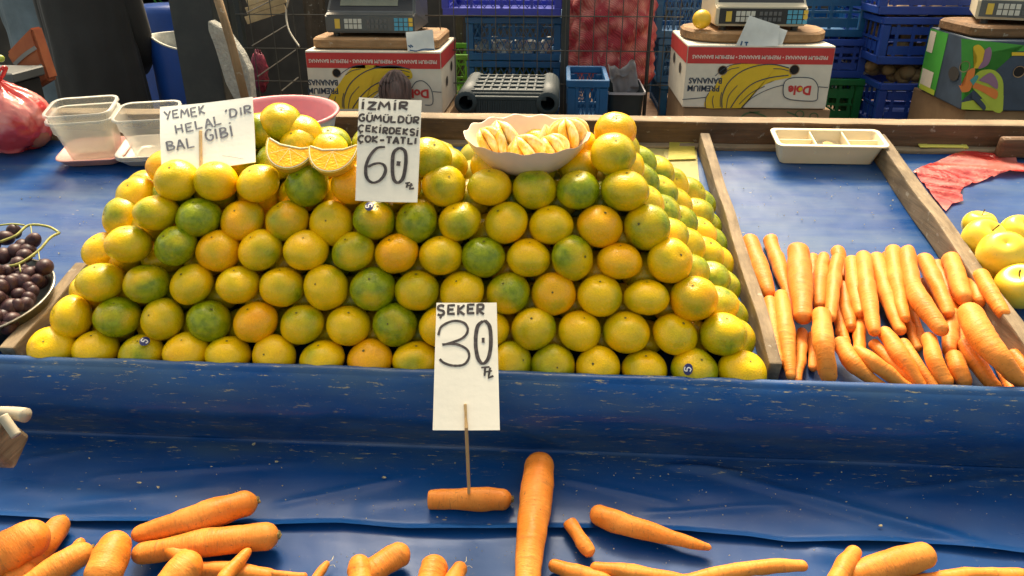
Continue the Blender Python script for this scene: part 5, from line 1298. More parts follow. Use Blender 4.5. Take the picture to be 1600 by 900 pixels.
flatp(F3, [q5(*p) for p in ((1125, 305), (1230, 305), (1230, 325), (1125, 325))], BOXYEL, tb3, 'yellow_print', .0038, False)
flatp(F3, [q5(*p) for p in ((890, 545), (930, 570), (972, 620), (960, 645), (925, 600), (890, 575))], BOXINK, tb3, 'bird_print', .0040)
hole(F3, 1507, 104, 8, tb3, 1.1); hole(F3, 1592, 112, 9, tb3, 1.0)
Fl3 = Face(FL3.o - FL3.r * s3[1], FL3.r, FL3.u, FL3.n)
def lq(a, z0, b, z1, mat, nm, h=.001):
    bm = B(); o = Fl3.o; quad(bm, [o + Fl3.r * a * s3[1] + Fl3.u * z0 * s3[2] + Fl3.n * h, o + Fl3.r * b * s3[1] + Fl3.u * z0 * s3[2] + Fl3.n * h, o + Fl3.r * b * s3[1] + Fl3.u * z1 * s3[2] + Fl3.n * h, o + Fl3.r * a * s3[1] + Fl3.u * z1 * s3[2] + Fl3.n * h]); emit(bm, nm, mat, tb3)
lq(.0, .02, .42, .98, G3, 'green_print'); lq(.03, .05, .3, .35, BOXW, 'label_patch', .002); lq(.02, .62, .16, .95, BOXW, 'label_patch', .002); lq(.05, .02, .42, .10, L3, 'lime_print', .003)
p = Fl3.o + Fl3.r * s3[1] * .72 + Fl3.u * s3[2] * .45 + Fl3.n * .002; bm = B(); bm.faces.new([bm.verts.new(p + Fl3.r * .04 * math.cos(k * .4488) + Fl3.u * .022 * math.sin(k * .4488)) for k in range(14)]); emit(bm, 'hand_hole', HOLE, tb3)
cartonpx('cardboard_box', 'brown cardboard box under the green and navy fruit box', 1490, 1720, 250, 174, 2.52, .40, 0, KRAFT)

# boards on the boxes
def slab(c, hx_, hy_, th, r_, label, rz=0, mat=SLABW):
    bm = B(); m = R3(0, 0, rz); rg = loopbox(bm, c, m, [(hx_ - .006, hy_ - .006, 0, r_), (hx_, hy_, .006, r_), (hx_, hy_, th - .007, r_), (hx_ - .007, hy_ - .007, th, r_)], 8); bm.faces.new(rg[0][::-1]); bm.faces.new(rg[-1])
    for v in bm.verts: v.co.z += .004 * nz((v.co.x, v.co.y, v.co.z), 9); v.co.y += .006 * nz((v.co.x, 0, 0), 12)
    bmesh.ops.recalc_face_normals(bm, faces=bm.faces); emit(bm, 'wooden_board', mat, smooth=False, label=label, cat='board')
d1 = Vector((0, .2, 0)); pT1 = Vector((c1.x, c1.y, zt1 + .002)); slab(pT1, .225, .175, .036, .05, 'worn wooden board on the left banana box under the grey scale')
pT2 = Vector((c2.x + .005, c2.y + .0, zt2 + .002)); slab(pT2, .235, .165, .034, .13, 'rounded wooden board on the right banana box under the cream scale')
pT3 = Vector((c3.x, c3.y + .02, zt3 + .002)); slab(pT3, .22, .15, .034, .06, 'brown wooden board on the green fruit box', 0, wood_mat('brown_board', (.13, .07, .03), (.24, .13, .06)))

# scales
def scale(c, w_, mat, dark, label, rz=0, disp=LCD, wide=True):
    m = R3(0, 0, rz); t_ = thing('market_scale', label, 'scale', c); c = Vector(c)
    def q(x, y, z): return c + m @ Vector((x, y, z))
    D = .30; h0, h1, h2 = .014, .072, .135; h = w_ / 2
    bm = B(); prof = [(0, h0), (0, h1), (.03, h1 + .010), (.075, h2), (.10, h2 + .004), (D, h2 - .02), (D, h0)]
    a = [bm.verts.new(q(-h + (.006 if i in (3, 4) else 0), y, z)) for i, (y, z) in enumerate(prof)]; b_ = [bm.verts.new(q(h - (.006 if i in (3, 4) else 0), y, z)) for i, (y, z) in enumerate(prof)]
    n = len(prof)
    for i in range(n): bm.faces.new((a[i], a[(i + 1) % n], b_[(i + 1) % n], b_[i]))
    bm.faces.new(a[::-1]); bm.faces.new(b_); bmesh.ops.recalc_face_normals(bm, faces=bm.faces); bmesh.ops.bevel(bm, geom=list(bm.edges), offset=.005, segments=2, affect='EDGES'); emit(bm, 'scale_body', mat, t_)
    # sloping faces: keypad strip on the lower front, display above
    def fr(x, t0, h_=.0012, up=0):
        if up == 0: y0, z0, y1, z1 = 0, h0 + .004, 0, h1 - .001
        else: y0, z0, y1, z1 = .030, h1 + .010, .075, h2
        y = y0 + (y1 - y0) * t0; z = z0 + (z1 - z0) * t0; nn_ = Vector((0, -(z1 - z0), (y1 - y0))).normalized(); p = Vector((x, y, z)) + nn_ * h_; return q(*p)
    bm = B(); quad(bm, [fr(-h * .93, .06, .002, 0), fr(h * .93, .06, .002, 0), fr(h * .93, .97, .002, 0), fr(-h * .93, .97, .002, 0)]); emit(bm, 'keypad_panel', dark, t_)
    bm = B(); quad(bm, [fr(-h * .94, .02, .002, 1), fr(h * .94, .02, .002, 1), fr(h * .90, .96, .002, 1), fr(-h * .90, .96, .002, 1)]); emit(bm, 'display_panel', SCBLK, t_)
    bm = B(); quad(bm, [fr(-h * .70, .30, .004, 1), fr(h * .60, .30, .004, 1), fr(h * .60, .66, .004, 1), fr(-h * .70, .66, .004, 1)]); emit(bm, 'display', disp, t_)
    bm = B()
    for gx, nx, kinds, r_ in ((-.62, 1, (KEYW,), 2), (-.36, 4, (KEYW,), 2), (.02, 5, (KEYG,), 2)): pass
    def key(x, t0, wx, wt, mi): 
        P_ = [fr(x - wx, t0 - wt, .0045, 0), fr(x + wx, t0 - wt, .0045, 0), fr(x + wx, t0 + wt, .0045, 0), fr(x - wx, t0 + wt, .0045, 0)]; prism(bm, P_, m @ Vector((0, -1, 0)), .0024, mi)
    key(-h * .72, .5, .009, .30, 2)
    for i in range(4):
        for j in range(2): key(-h * .52 + i * .016, .33 + .34 * j, .0065, .14, 0)
    for i in range(5):
        for j in range(2): key(-h * .02 + i * .015, .33 + .34 * j, .005, .11, 3)
    for i in range(4):
        for j in range(3): key(h * .60 + i * .017, .20 + .28 * j, .0068, .115, 1 if (i < 3 or j == 0) else 2)
    emit(bm, 'keypad', [KEYW, KEYB, KEYY, KEYG], t_, kind='stuff')
    bm = B(); ck_ = [q(.0, .15, h2 + .02), q(.0, .15, h2 + .035)]; tube(bm, [q(0, .17, h2 - .02), q(0, .17, h2 + .04)], .03, 12); emit(bm, 'plate_support', SCBLK, t_)
    bm = B(); box(bm, q(0, .17, h2 + .048), (w_ * 1.05, .25, .012), m, .005, seg=2); emit(bm, 'weighing_plate', PLATE, t_)
    for sx in (-1, 1):
        for sy in (.03, D - .03):
            bm = B(); tube(bm, [q(sx * (h - .03), sy, -.001), q(sx * (h - .03), sy, h0 + .004)], .012, 10); emit(bm, 'foot', SCBLK, t_)
cS1 = Vector((atY(578, 52, 2.78).x, c1.y - .135, zt1 + .0385)); scale(cS1, .315, SCGRY, SCGRY, 'dark grey market scale on the left banana box', 0, LCD)
cS2 = Vector((atY(1190, 40, 2.68).x, c2.y - .125, zt2 + .037)); scale(cS2, .295, SCCRM, SCBLK, 'cream market scale with black panel on the right banana box', 0, LCDD)
cS3 = Vector((atY(1600, 40, 2.5).x + .03, c3.y - .10, zt3 + .037)); scale(cS3, .26, SCCRM, SCGRY, 'cream market scale cut off by the right edge', -22, LCDD)
# lemon on the round board, price cards on the boxes
LEM = M('lemon_peel', (.80, .48, .02), .35, bump=.4, bs=500); bm = B(); pl = atY(1097, 27, c2.y - .10); pl.z = zt2 + .037 + .032
lathe(bm, [(max(.0005, .031 * math.sin(math.pi * j / 14)), .031 * math.cos(math.pi * j / 14)) for j in range(15)], pl, 22); emit(bm, 'mandarin', LEM, smooth=True, label='lone orange-yellow mandarin on the round board left of the scale', cat='mandarin', loc=pl)
def pcard(pxs, Y, label, marks, lean=.03):
    P4 = [atY(x, y, Y + (lean if i < 2 else 0)) for i, (x, y) in enumerate(pxs)]; r_, P, n = card('blank_card', label, P4, .0012, CARDM, bend=.004); r_['category'] = 'card'
    if marks:
        bm = B(); uv = px2uv(pxs); LIFT[0] = 0
        for pts in marks: stroke(bm, P, uv, pts, 2.2, n, sc=1 / 470)
        emit(bm, 'marker_writing', BLUEINK, r_)
CARDM = M('worn_white_card', (.60, .60, .54), .6, var=.05, vs=30); BLUEINK = M('blue_ink', (.03, .08, .16), .6)
pcard([(634, 50), (676, 46), (679, 78), (637, 80)], c1.y - .215, 'white card clipped on the front of the left board', [[(640, 78), (650, 79), (662, 76), (678, 77)], [(638, 71), (642, 74)], [(641, 70), (645, 73)]])
pcard([(1171, 24), (1218, 40), (1216, 72), (1150, 71)], c2.y - .205, 'large worn white card leaning before the cream scale', [[(1160, 64), (1158, 71)], [(1164, 66), (1170, 66)], [(1167, 66), (1167, 71)]])
pcard([(1214, 41), (1230, 48), (1222, 72), (1208, 72)], c2.y - .200, 'narrow white card tucked behind the larger one', [])

# yarn bundle hanging before the left box
YARN = M('grey_brown_yarn', (.10, .075, .065), .9, col2=(.20, .13, .11), vs=120, stretch=(1, 1, .15), bump=.8, bs=200)
yb = thing('yarn_bundle', 'hanging grey-brown bundle of yarn in front of the left banana box', 'yarn bundle', F1.px(621, 130, .03))
for k in range(17):
    t = k / 16 - .5; bm = B(); top_ = F1.px(620 + t * 14, 107 + abs(t) * 6, .03 + .008 * math.sin(k * 2)); mid_ = F1.px(621 + t * 44, 128, .045 + .006 * math.cos(k * 3)); bot_ = F1.px(621 + t * 42, 160 + 4 * math.sin(k), .03)
    tube(bm, spline([top_, mid_, bot_], 6), .0062, 6); emit(bm, 'strand', YARN, yb, smooth=True)
bm = B()
lathe(bm, [(.001, .02), (.02, .016), (.032, .0), (.036, -.03), (.034, -.07), (.001, -.09)], F1.px(621, 125, .022), 16); emit(bm, 'core', YARN, yb, smooth=True)

# ------------------------------------------------------------ plastic crates
def crate(c, w_, d_, h_, mat, label, lattice=True, group='plastic crates', name='plastic_crate', nb=12, rz=0, cut=0):
    """c: front-bottom-centre"""
    c = Vector(c); m = R3(0, 0, rz); t_ = thing(name, label, 'crate', c, group)
    def q(x, y, z): return c + m @ Vector((x, y, z))
    th = .010
    bm = B()
    for y in (th / 2, d_ - th / 2): box(bm, q(0, y, h_ - .012), (w_, th * 1.6, .024), m, .002)
    for x in (-w_ / 2 + th / 2, w_ / 2 - th / 2): box(bm, q(x, d_ / 2, h_ - .0125), (th * 1.55, d_ - th * 2.0, .022), m, .002)
    emit(bm, 'rim', mat, t_)
    bm = B()
    for y in (th / 2, d_ - th / 2): box(bm, q(0, y, .015), (w_ - .01, th, .028), m, .002)
    for x in (-w_ / 2 + th / 2 + .004, w_ / 2 - th / 2 - .004): box(bm, q(x, d_ / 2, .015), (th, d_ - th * 2.2, .026), m, .002)
    box(bm, q(0, d_ / 2, .006), (w_ - .03, d_ - .03, .006), m); emit(bm, 'base', mat, t_)
    for sx in (-1, 1):
        for y in (.014, d_ - .014):
            bm = B(); box(bm, q(sx * (w_ / 2 - .016), y, h_ / 2), (.030, .024, h_ - .050), m, .003); emit(bm, 'corner_post', mat, t_)
    mid = h_ * .52
    bm = B()
    for y in (th * .7, d_ - th * .7): box(bm, q(0, y, mid), (w_ - .065, .006, .009), m)
    for sx in (-1, 1): box(bm, q(sx * (w_ / 2 - th * .7), d_ / 2, mid), (.006, d_ - .055, .009), m)
    emit(bm, 'middle_rail', mat, t_)
    z0, z1 = .030, h_ - .026
    def bar(bm, a, b_, wd): 
        d = (b_ - a); L = d.length; z = d.normalized(); y = (m @ Vector((0, 1, 0))) if abs(z.dot(m @ Vector((0, 1, 0)))) < .5 else (m @ Vector((1, 0, 0))); x = y.cross(z).normalized(); box(bm, (a + b_) / 2, (wd, .004, L), Matrix((x, y, z)).transposed())
    for y in (.008, d_ - .008):
        bm = B()
        if lattice:
            for zz0, zz1 in ((z0, mid - .004), (mid + .004, z1)):
                hh_ = zz1 - zz0; n = nb; step = (w_ - .07) / n
                for k in range(n):
                    x = -w_ / 2 + .035 + k * step; bar(bm, q(x, y - .0015, zz0), q(x + step, y - .0015, zz1), .0035); bar(bm, q(x + step, y + .002, zz0), q(x, y + .002, zz1), .0035)
            for k in range(1, 4): bar(bm, q(-w_ / 2 + w_ * k / 4, y - .004, z0), q(-w_ / 2 + w_ * k / 4, y - .004, z1), .010)
        else:
            n = 7
            for k in range(1, n): bar(bm, q(-w_ / 2 + w_ * k / n, y, z0), q(-w_ / 2 + w_ * k / n, y, z1), .012)
            box(bm, q(0, y + .001, (z0 + mid) / 2 - .008), (w_ - .07, .004, (mid - z0) * .55), m); box(bm, q(0, y + .001, (mid + z1) / 2 + .006), (w_ - .07, .004, (z1 - mid) * .5), m)
        emit(bm, 'slotted_panel', mat, t_)
    for sx in (-1, 1):
        bm = B(); n = 9
        for k in range(1, n): bar(bm, q(sx * (w_ / 2 - .008), d_ * k / n, z0), q(sx * (w_ / 2 - .008), d_ * k / n, z1), .008)
        box(bm, q(sx * (w_ / 2 - .009), d_ / 2, (z0 + mid) / 2), (.003, d_ - .06, (mid - z0) * .6), m)
        emit(bm, 'slotted_panel', mat, t_)
    return t_
def crpx(x0, x1, yt, yb, Y, d_, mat, label, **kw):
    a = atY(x0, yb, Y); b_ = atY(x1, yb, Y); t_ = atY((x0 + x1) / 2, yt, Y); z = (a.z + b_.z) / 2
    return crate(((a.x + b_.x) / 2, Y, z), b_.x - a.x, d_, t_.z - z - .003, mat, label, **kw)
YC = 3.25
crpx(690, 878, -42, 25, YC - .04, .4, CRV, 'violet-blue crate on top of the central stack')
crpx(729, 876, 26, 95, YC, .4, CRT, 'teal lattice crate second from top of the central stack')
crpx(731, 874, 95, 165, YC, .4, CRT, 'teal lattice crate lower in the central stack')
crpx(733, 872, 165, 235, YC, .4, CRT, 'teal lattice crate at the foot of the central stack')
crpx(640, 738, 84, 160, YC + .35, .4, CRL, 'lime green crate behind the left banana box', nb=6)
crpx(1022, 1140, -30, 60, 3.3, .4, CRT, 'teal crate at the top behind the right banana box')
crpx(1024, 1140, 60, 130, 3.3, .4, CRT, 'teal crate in the middle behind the right banana box')
crpx(1026, 1140, 130, 215, 3.3, .4, CRT, 'teal crate at the bottom behind the right banana box')
crpx(1150, 1352, -20, 58, 3.15, .4, CRT, 'wide dark teal crate behind the cream scale', lattice=False)
crpx(1205, 1350, 60, 122, 3.12, .4, CRB, 'blue crate between the banana box and the blue stack', lattice=False)
crpx(1212, 1338, 122, 205, 3.08, .4, CRG, 'green crate low between the banana box and the blue stack', lattice=False)
crpx(1368, 1545, 26, 102, 2.95, .42, CRB, 'blue crate in the upper part of the right stack', lattice=False)
crpx(1362, 1530, 130, 205, 2.93, .42, CRB, 'blue crate lower in the right stack', lattice=False)
# posts that hold the upper blue crate above the lower one
crpx(1371, 1550, -50, 24, 2.97, .42, CRB, 'blue crate topmost of the right stack, wrapped in film', lattice=False)
POT = M('potato_skin', (.30, .20, .09), .8, var=.2, vs=30, bump=.3); ONI = M('pink_label', (.6, .06, .2), .6)
def heap(x0, x1, y0, y1, Y, n, r_, mat, label, cat, dy=.3):
    bm = B(); q = random.Random(int(x0))
    for _ in range(n):
        p = atY(q.uniform(x0, x1), q.uniform(y0, y1), Y); p.y += q.uniform(0, dy); rr_ = r_ * q.uniform(.8, 1.1)
        lathe(bm, [(max(.0005, rr_ * math.sin(math.pi * j / 8)), rr_ * .85 * math.cos(math.pi * j / 8)) for j in range(9)], p, 10)
    return emit(bm, 'loose_produce', mat, smooth=True, label=label, cat=cat, kind='stuff', loc=(0, 0, 0))
heap(1378, 1520, 108, 128, 2.99, 60, .030, POT, 'tan potatoes heaped in the lower blue crate of the right stack', 'potatoes')
heap(1385, 1530, 30, 95, 3.02, 60, .030, POT, 'tan potatoes in the upper blue crate', 'potatoes')
heap(1385, 1530, 0, 22, 3.02, 40, .030, POT, 'tan potatoes under clear film in the topmost blue crate', 'potatoes')
heap(748, 862, 75, 88, YC + .05, 40, .028, M('white_goods', (.7, .7, .62), .7), 'white rounded produce inside the teal lattice crate', 'produce')
heap(735, 865, 100, 150, YC + .06, 40, .03, M('green_goods', (.10, .16, .03), .7), 'green produce inside the lower teal crate', 'produce')

# dark folding crate lying on its side, small teal crate, grey tub with sack foot
zct = atY(790, 184, 2.45).z
fc = thing('folded_crate', 'dark ribbed plastic crate lying folded below the teal stack', 'crate', (atY(788, 184, 2.42).x, 2.45, zct))
xl_, xr_ = atY(716, 178, 2.42).x, atY(868, 178, 2.42).x; yf, yb_ = 2.42, 2.78; zb_ = zct; hh3 = .085
bm = B(); box(bm, ((xl_ + xr_) / 2, (yf + yb_) / 2, zb_ + hh3 - .010), (xr_ - xl_ - .07, yb_ - yf - .03, .013), None, .003); emit(bm, 'crate_floor', CRD, fc)
for x in (xl_ + .025, xr_ - .025):
    bm = B(); rg_ = [(.022, 0), (.036, 0), (.036, .36), (.022, .36), (.022, 0)]
    m_ = Matrix(((1, 0, 0), (0, 0, 1), (0, -1, 0))).transposed().inverted()
    lathe(bm, rg_, (x, yf - .004, zb_ + hh3 / 2 + .01), 20, rot=Matrix(((1, 0, 0), (0, 0, 1), (0, 1, 0)))); bmesh.ops.recalc_face_normals(bm, faces=bm.faces); emit(bm, 'corner_tube', CRD, fc, smooth=True)
bm = B()
n = 26
for k in range(n): x = xl_ + .06 + (xr_ - xl_ - .12) * k / (n - 1); box(bm, (x, yf + .006, zb_ + .035), (.006, .014, .052), None)
for k in range(5): box(bm, ((xl_ + xr_) / 2, yf + .03 + k * .07, zb_ + hh3 - .002), (xr_ - xl_ - .08, .008, .010), None, .001)
for k in range(7): box(bm, (xl_ + .07 + (xr_ - xl_ - .14) * k / 6, (yf + yb_) / 2, zb_ + hh3 - .0035), (.008, yb_ - yf - .05, .009), None, .001)
emit(bm, 'rib_panel', CRD, fc)
bm = B(); box(bm, ((xl_ + xr_) / 2, yf + .012, zb_ + .035), (xr_ - xl_ - .10, .006, .056), None); box(bm, ((xl_ + xr_) / 2, yf + .006, zb_ + hh3 - .018), (xr_ - xl_ - .06, .016, .012), None, .002); emit(bm, 'side_panel', CRD, fc)
crpx(884, 948, 124, 200, 2.62, .30, CRT, 'small teal crate beside the foot of the onion sack', nb=5)
a, b_ = atY(948, 195, 2.75), atY(1004, 195, 2.75); bm = B(); c = Vector(((a.x + b_.x) / 2, 2.88, a.z)); t_ = thing('grey_tub', 'dark grey plastic tub with pale rim behind the small teal crate', 'tub', c)
hx_ = (b_.x - a.x) / 2; loopbox(bm, c, Matrix.Identity(3), [(hx_ * .9, .12, 0, .02), (hx_ * .97, .13, .10, .02), (hx_ * 1.0, .135, .115, .02)], 6); emit(bm, 'tub_wall', CRD, t_, smooth=True)
bm = B(); loopbox(bm, c, Matrix.Identity(3), [(hx_ * 1.0, .135, .115, .02), (hx_ * 1.06, .142, .117, .02), (hx_ * 1.06, .142, .108, .02)], 6); emit(bm, 'rim', GREYO, t_)
bm = B(); grid(bm, lambda u, v: atY(950 + 40 * u + 10 * v, 100 + 48 * v + 6 * math.sin(u * 5), 2.95) + Vector((0, .02 * nz((u * 4, v * 4, 0), 1.3), .03 * nz((u * 3, v * 3, 1), 1.2))), 12, 12); bmesh.ops.solidify(bm, geom=list(bm.faces), thickness=.003); emit(bm, 'crumpled_paper', GREYO, smooth=True, label='crumpled pale wrapping beside the onion sack', cat='wrapping')

# ------------------------------------------------------------ onion sack
def sack_mat():
    m, t, b = new_mat('red_net_sack', .6, .3); v = mapping(t)
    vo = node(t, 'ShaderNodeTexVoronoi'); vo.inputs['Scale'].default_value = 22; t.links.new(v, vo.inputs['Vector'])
    c = mixc(t, ramp(t, vo.outputs['Distance'], .15, .75), (.70, .27, .21), (.34, .030, .040))  # pale pinkish cell centres: highlights on the onion lumps, painted into the colour
    w1 = node(t, 'ShaderNodeTexWave'); w1.inputs['Scale'].default_value = 55; w1.bands_direction = 'DIAGONAL'; t.links.new(v, w1.inputs['Vector'])
    c = mixc(t, math_(t, 'MULTIPLY', ramp(t, w1.outputs[1], .55, .8), .55), c, (.50, .05, .06))
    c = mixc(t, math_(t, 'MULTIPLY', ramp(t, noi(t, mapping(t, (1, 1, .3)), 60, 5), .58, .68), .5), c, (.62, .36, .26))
    t.links.new(c, b.inputs['Base Color']); bump(t, b, w1.outputs[1], .4, .003); return m
a, b_ = atY(884, 147, 3.12), atY(1010, 147, 3.12); cx = (a.x + b_.x) / 2 + .015; zbt = atY(930, 150, 3.12).z; W_ = (b_.x - a.x) / 2 * .98; ztp = zbt + .50
cells = [Vector((math.cos(u_) * 1, math.sin(u_), z_)) for u_, z_ in [(rnd.uniform(0, 6.28), rnd.uniform(0, 3.2)) for _ in range(130)]]
bm = B()
def sackf(u, v):
    t = 2 * math.pi * u; z = v; q = min(1, (z + .03) * 9) ** .4 * (1 - .05 * z); 
    e = 2.6; ct, st_ = math.cos(t), math.sin(t); rr_ = (abs(ct) ** e + abs(st_) ** e) ** (-1 / e)
    x, y = rr_ * ct, rr_ * st_
    s_ = Vector((ct, st_, z * 3.2)); d = sorted((s_ - c_).length for c_ in cells)[0:1]; lump = max(0, .34 - d[0]) * .09
    k = q * (1 + .03 * nz((ct * 2, st_ * 2, z * 5), 1))
    return Vector((cx + x * (W_ * k + lump) - .03 * (1 - z) * 0, 3.24 + y * (.12 * k + lump), zbt + z * (ztp - zbt)))
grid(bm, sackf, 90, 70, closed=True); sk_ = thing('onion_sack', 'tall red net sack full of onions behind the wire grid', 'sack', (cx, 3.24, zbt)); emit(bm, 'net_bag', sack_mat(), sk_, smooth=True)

# ------------------------------------------------------------ wire grid fence
wf = thing('wire_fence', 'dark wire grid panel standing before the crates and onions', 'wire panel', (atY(700, 190, 3.02).x, 3.02, 0.6))
YW = 3.02; ztop_w = 1.75; zbot_w = .62
def xw(px, py=100): return atY(px, py, YW).x
x = xw(690)
while x < xw(1062):
    bm = B(); tube(bm, [(x, YW, zbot_w), (x, YW, ztop_w)], .0020, 5); emit(bm, 'wire', WIRE, wf); x += .0525
for py in (25, 79, 131, 183, -30):
    z = atY(800, py, YW).z; bm = B(); tube(bm, [(xw(372), YW + .004, z), (xw(1062), YW + .004, z)], .0022, 5); emit(bm, 'wire', WIRE, wf)
x = xw(400)
while x < xw(470): bm = B(); tube(bm, [(x, YW, zbot_w), (x, YW, ztop_w)], .0020, 5); emit(bm, 'wire', WIRE, wf); x += .085
# frame posts
for px in (378, 882, 1013):
    bm = B(); box(bm, (xw(px), YW + .03, (ztop_w + zbot_w) / 2), (.03 if px != 1013 else .012, .03, ztop_w - zbot_w), None, .002); emit(bm, 'frame_post', DARKMET, wf)
for (xa, ya), (xb, yb2) in (((393, 72), (450, 38)), ((402, 120), (462, 78)), ((440, 142), (466, 121)), ((385, 20), (445, -10))):
    bm = B(); tube(bm, [atY(xa, ya, YW - .06), atY(xb, yb2, YW + .12)], .0026, 5); emit(bm, 'brace_wire', WIRE, wf)
bm = B(); tube(bm, spline([atY(452, -5, 2.9), atY(447, 20, 2.9), atY(452, 48, 2.85), atY(468, 73, 2.8)], 6), .0035, 6); emit(bm, 'cable', M('pale_cable', (.40, .36, .28), .6), smooth=True, label='thin pale cable hanging beside the left banana box', cat='cable')
# slatted wooden crate, upper left behind the wire
sc_ = thing('slatted_crate', 'pale wooden slatted crate seen through the wire at the top', 'wooden crate', atY(415, 30, 3.3)); SL = wood_mat('pale_slat', (.45, .32, .16), (.62, .46, .25))
for k in range(3):
    bm = B(); a = atY(385, 32 - k * 14, 3.25); b_ = atY(446, 12 - k * 14, 3.25); d = b_ - a; z = d.normalized(); box(bm, (a + b_) / 2 + Vector((0, k * .004, 0)), (d.length, .012, .030), Matrix((z, Vector((0, 1, 0)), z.cross(Vector((0, 1, 0))))).transposed(), .001); emit(bm, 'slat', SL, sc_)
# red net bag at the lower left
bm = B(); c = atY(406, 112, 3.3); grid(bm, lambda u, v: c + Vector((.035 * math.sin(math.pi * v) * math.cos(6.2832 * u), .03 * math.sin(math.pi * v) * math.sin(6.2832 * u), .085 * math.cos(math.pi * v))) * (1 + .25 * nz((u * 9, v * 9, 0), 1.3)), 24, 18)
emit(bm, 'net_bag', M('crimson_net', (.30, .03, .06), .6, col2=(.10, .01, .02), vs=60), smooth=True, label='small crimson net bag hanging behind the wire at left', cat='net bag')

# ------------------------------------------------------------ left background: post, slab, stick, drums, persons
def vpost(px, wpx, Y, mat, name, label, cat, d=.1, zb=0, zt=2.1, lean=0):
    p = atY(px, 100, Y); w_ = wpx / F * zc(p); bm = B(); box(bm, (p.x, Y + d / 2, (zb + zt) / 2), (w_, d, zt - zb), None, .006, seg=2); return emit(bm, name, mat, label=label, cat=cat, loc=(p.x, Y + d / 2, zb))
vpost(312, 66, 2.55, DARKMET, 'steel_post', 'thick dark steel post at the left behind the white sign', 'post', .13)
vpost(358, 26, 2.75, DARKMET, 'steel_post', 'thinner dark post right of the thick steel post', 'post', .05)
CONC = M('rough_foam_concrete', (.30, .29, .25), .9, col2=(.45, .43, .36), vs=40, bump=1, bs=120, bd=.006)
pts = [(324, 32), (348, 46), (376, 84), (388, 110), (394, 165), (372, 168), (352, 130), (338, 80), (325, 48)]
bm = B(); prism(bm, [atY(x, y, 2.48) for x, y in pts], (0, -1, 0), .05); bmesh.ops.bevel(bm, geom=list(bm.edges), offset=.004, segments=1, affect='EDGES'); emit(bm, 'concrete_slab', CONC, label='rough pale concrete slab leaning by the steel post', cat='slab')
bm = B(); tube(bm, [atY(335, -20, 2.42), atY(362, 70, 2.42), atY(386, 165, 2.42)], .013, 10); emit(bm, 'wooden_stick', wood_mat('stick_wood', (.22, .14, .07), (.35, .23, .12), axis=2), smooth=True, label='brown wooden stick leaning over the concrete slab', cat='stick')
DRUM = M('drum_blue', S(20, 66, 140), .45, var=.15, vs=5, bump=.2); 
a, b_ = atY(206, 120, 2.95), atY(306, 150, 2.95); c = Vector(((a.x + b_.x) / 2, 3.15, .5)); rr_ = (b_.x - a.x) / 2 * .98; zt = atY(260, 66, 2.95).z
bd_ = thing('plastic_drum', 'blue plastic drum with cut open top behind the steel post', 'drum', (c.x, c.y, 0)); ci = Vector((c.x, c.y, 0))
def dm(t, r, z): return r, (z - .05 * max(0, math.sin(t * 1.0 + 2.2)) if z > zt - .1 else z)
bm = B(); lathe(bm, [(rr_ * .9, .02), (rr_, .05), (rr_, zt - .06), (rr_ * 1.01, zt - .02), (rr_, zt)], ci, 40, mod=dm); emit(bm, 'drum_wall', DRUM, bd_, smooth=True)
bm = B(); lathe(bm, [(rr_ * 1.005, zt), (rr_ * 1.02, zt + .006), (rr_ * .93, zt + .006), (rr_ * .93, zt - .06)], ci, 40, mod=dm); emit(bm, 'cut_rim', M('pale_cut_rim', (.50, .48, .38), .6, var=.3, vs=20), bd_, smooth=True)
a, b_ = atY(180, 60, 3.7), atY(300, 60, 3.7); zt = atY(250, 15, 3.7).z; c = Vector(((a.x + b_.x) / 2, 3.95, 0)); rr_ = (b_.x - a.x) / 2
bm = B(); lathe(bm, [(rr_ * .9, .02), (rr_, .05), (rr_, zt - .03), (rr_ * .97, zt), (.001, zt + .004)], c, 36); emit(bm, 'plastic_drum', DRUM, smooth=True, label='closed blue drum farther back between robe and post', cat='drum')
# banner behind
BAN = M('off_white_banner', (.66, .64, .55), .7, var=.08); Yb = 4.6; bnr = thing('banner', 'off-white banner with green curves behind the blue drums', 'banner', atY(240, 40, Yb)); 
bm = B(); quad(bm, [atY(150, 60, Yb), atY(320, 60, Yb), atY(320, -60, Yb), atY(150, -60, Yb)]); bmesh.ops.solidify(bm, geom=list(bm.faces), thickness=.01); emit(bm, 'cloth', BAN, bnr)
bm = B(); Fb = Face(atY(150, 60, Yb - .012), Vector((1, 0, 0)), Vector((0, 0, 1)), Vector((0, -1, 0))); line(bm, Fb, [(238, -5), (248, 8), (262, 12), (285, 12)], 2.2, .002); line(bm, Fb, [(244, -8), (254, 4), (266, 6), (290, 6)], 1.2, .0024); emit(bm, 'printed_curves', G3, bnr)
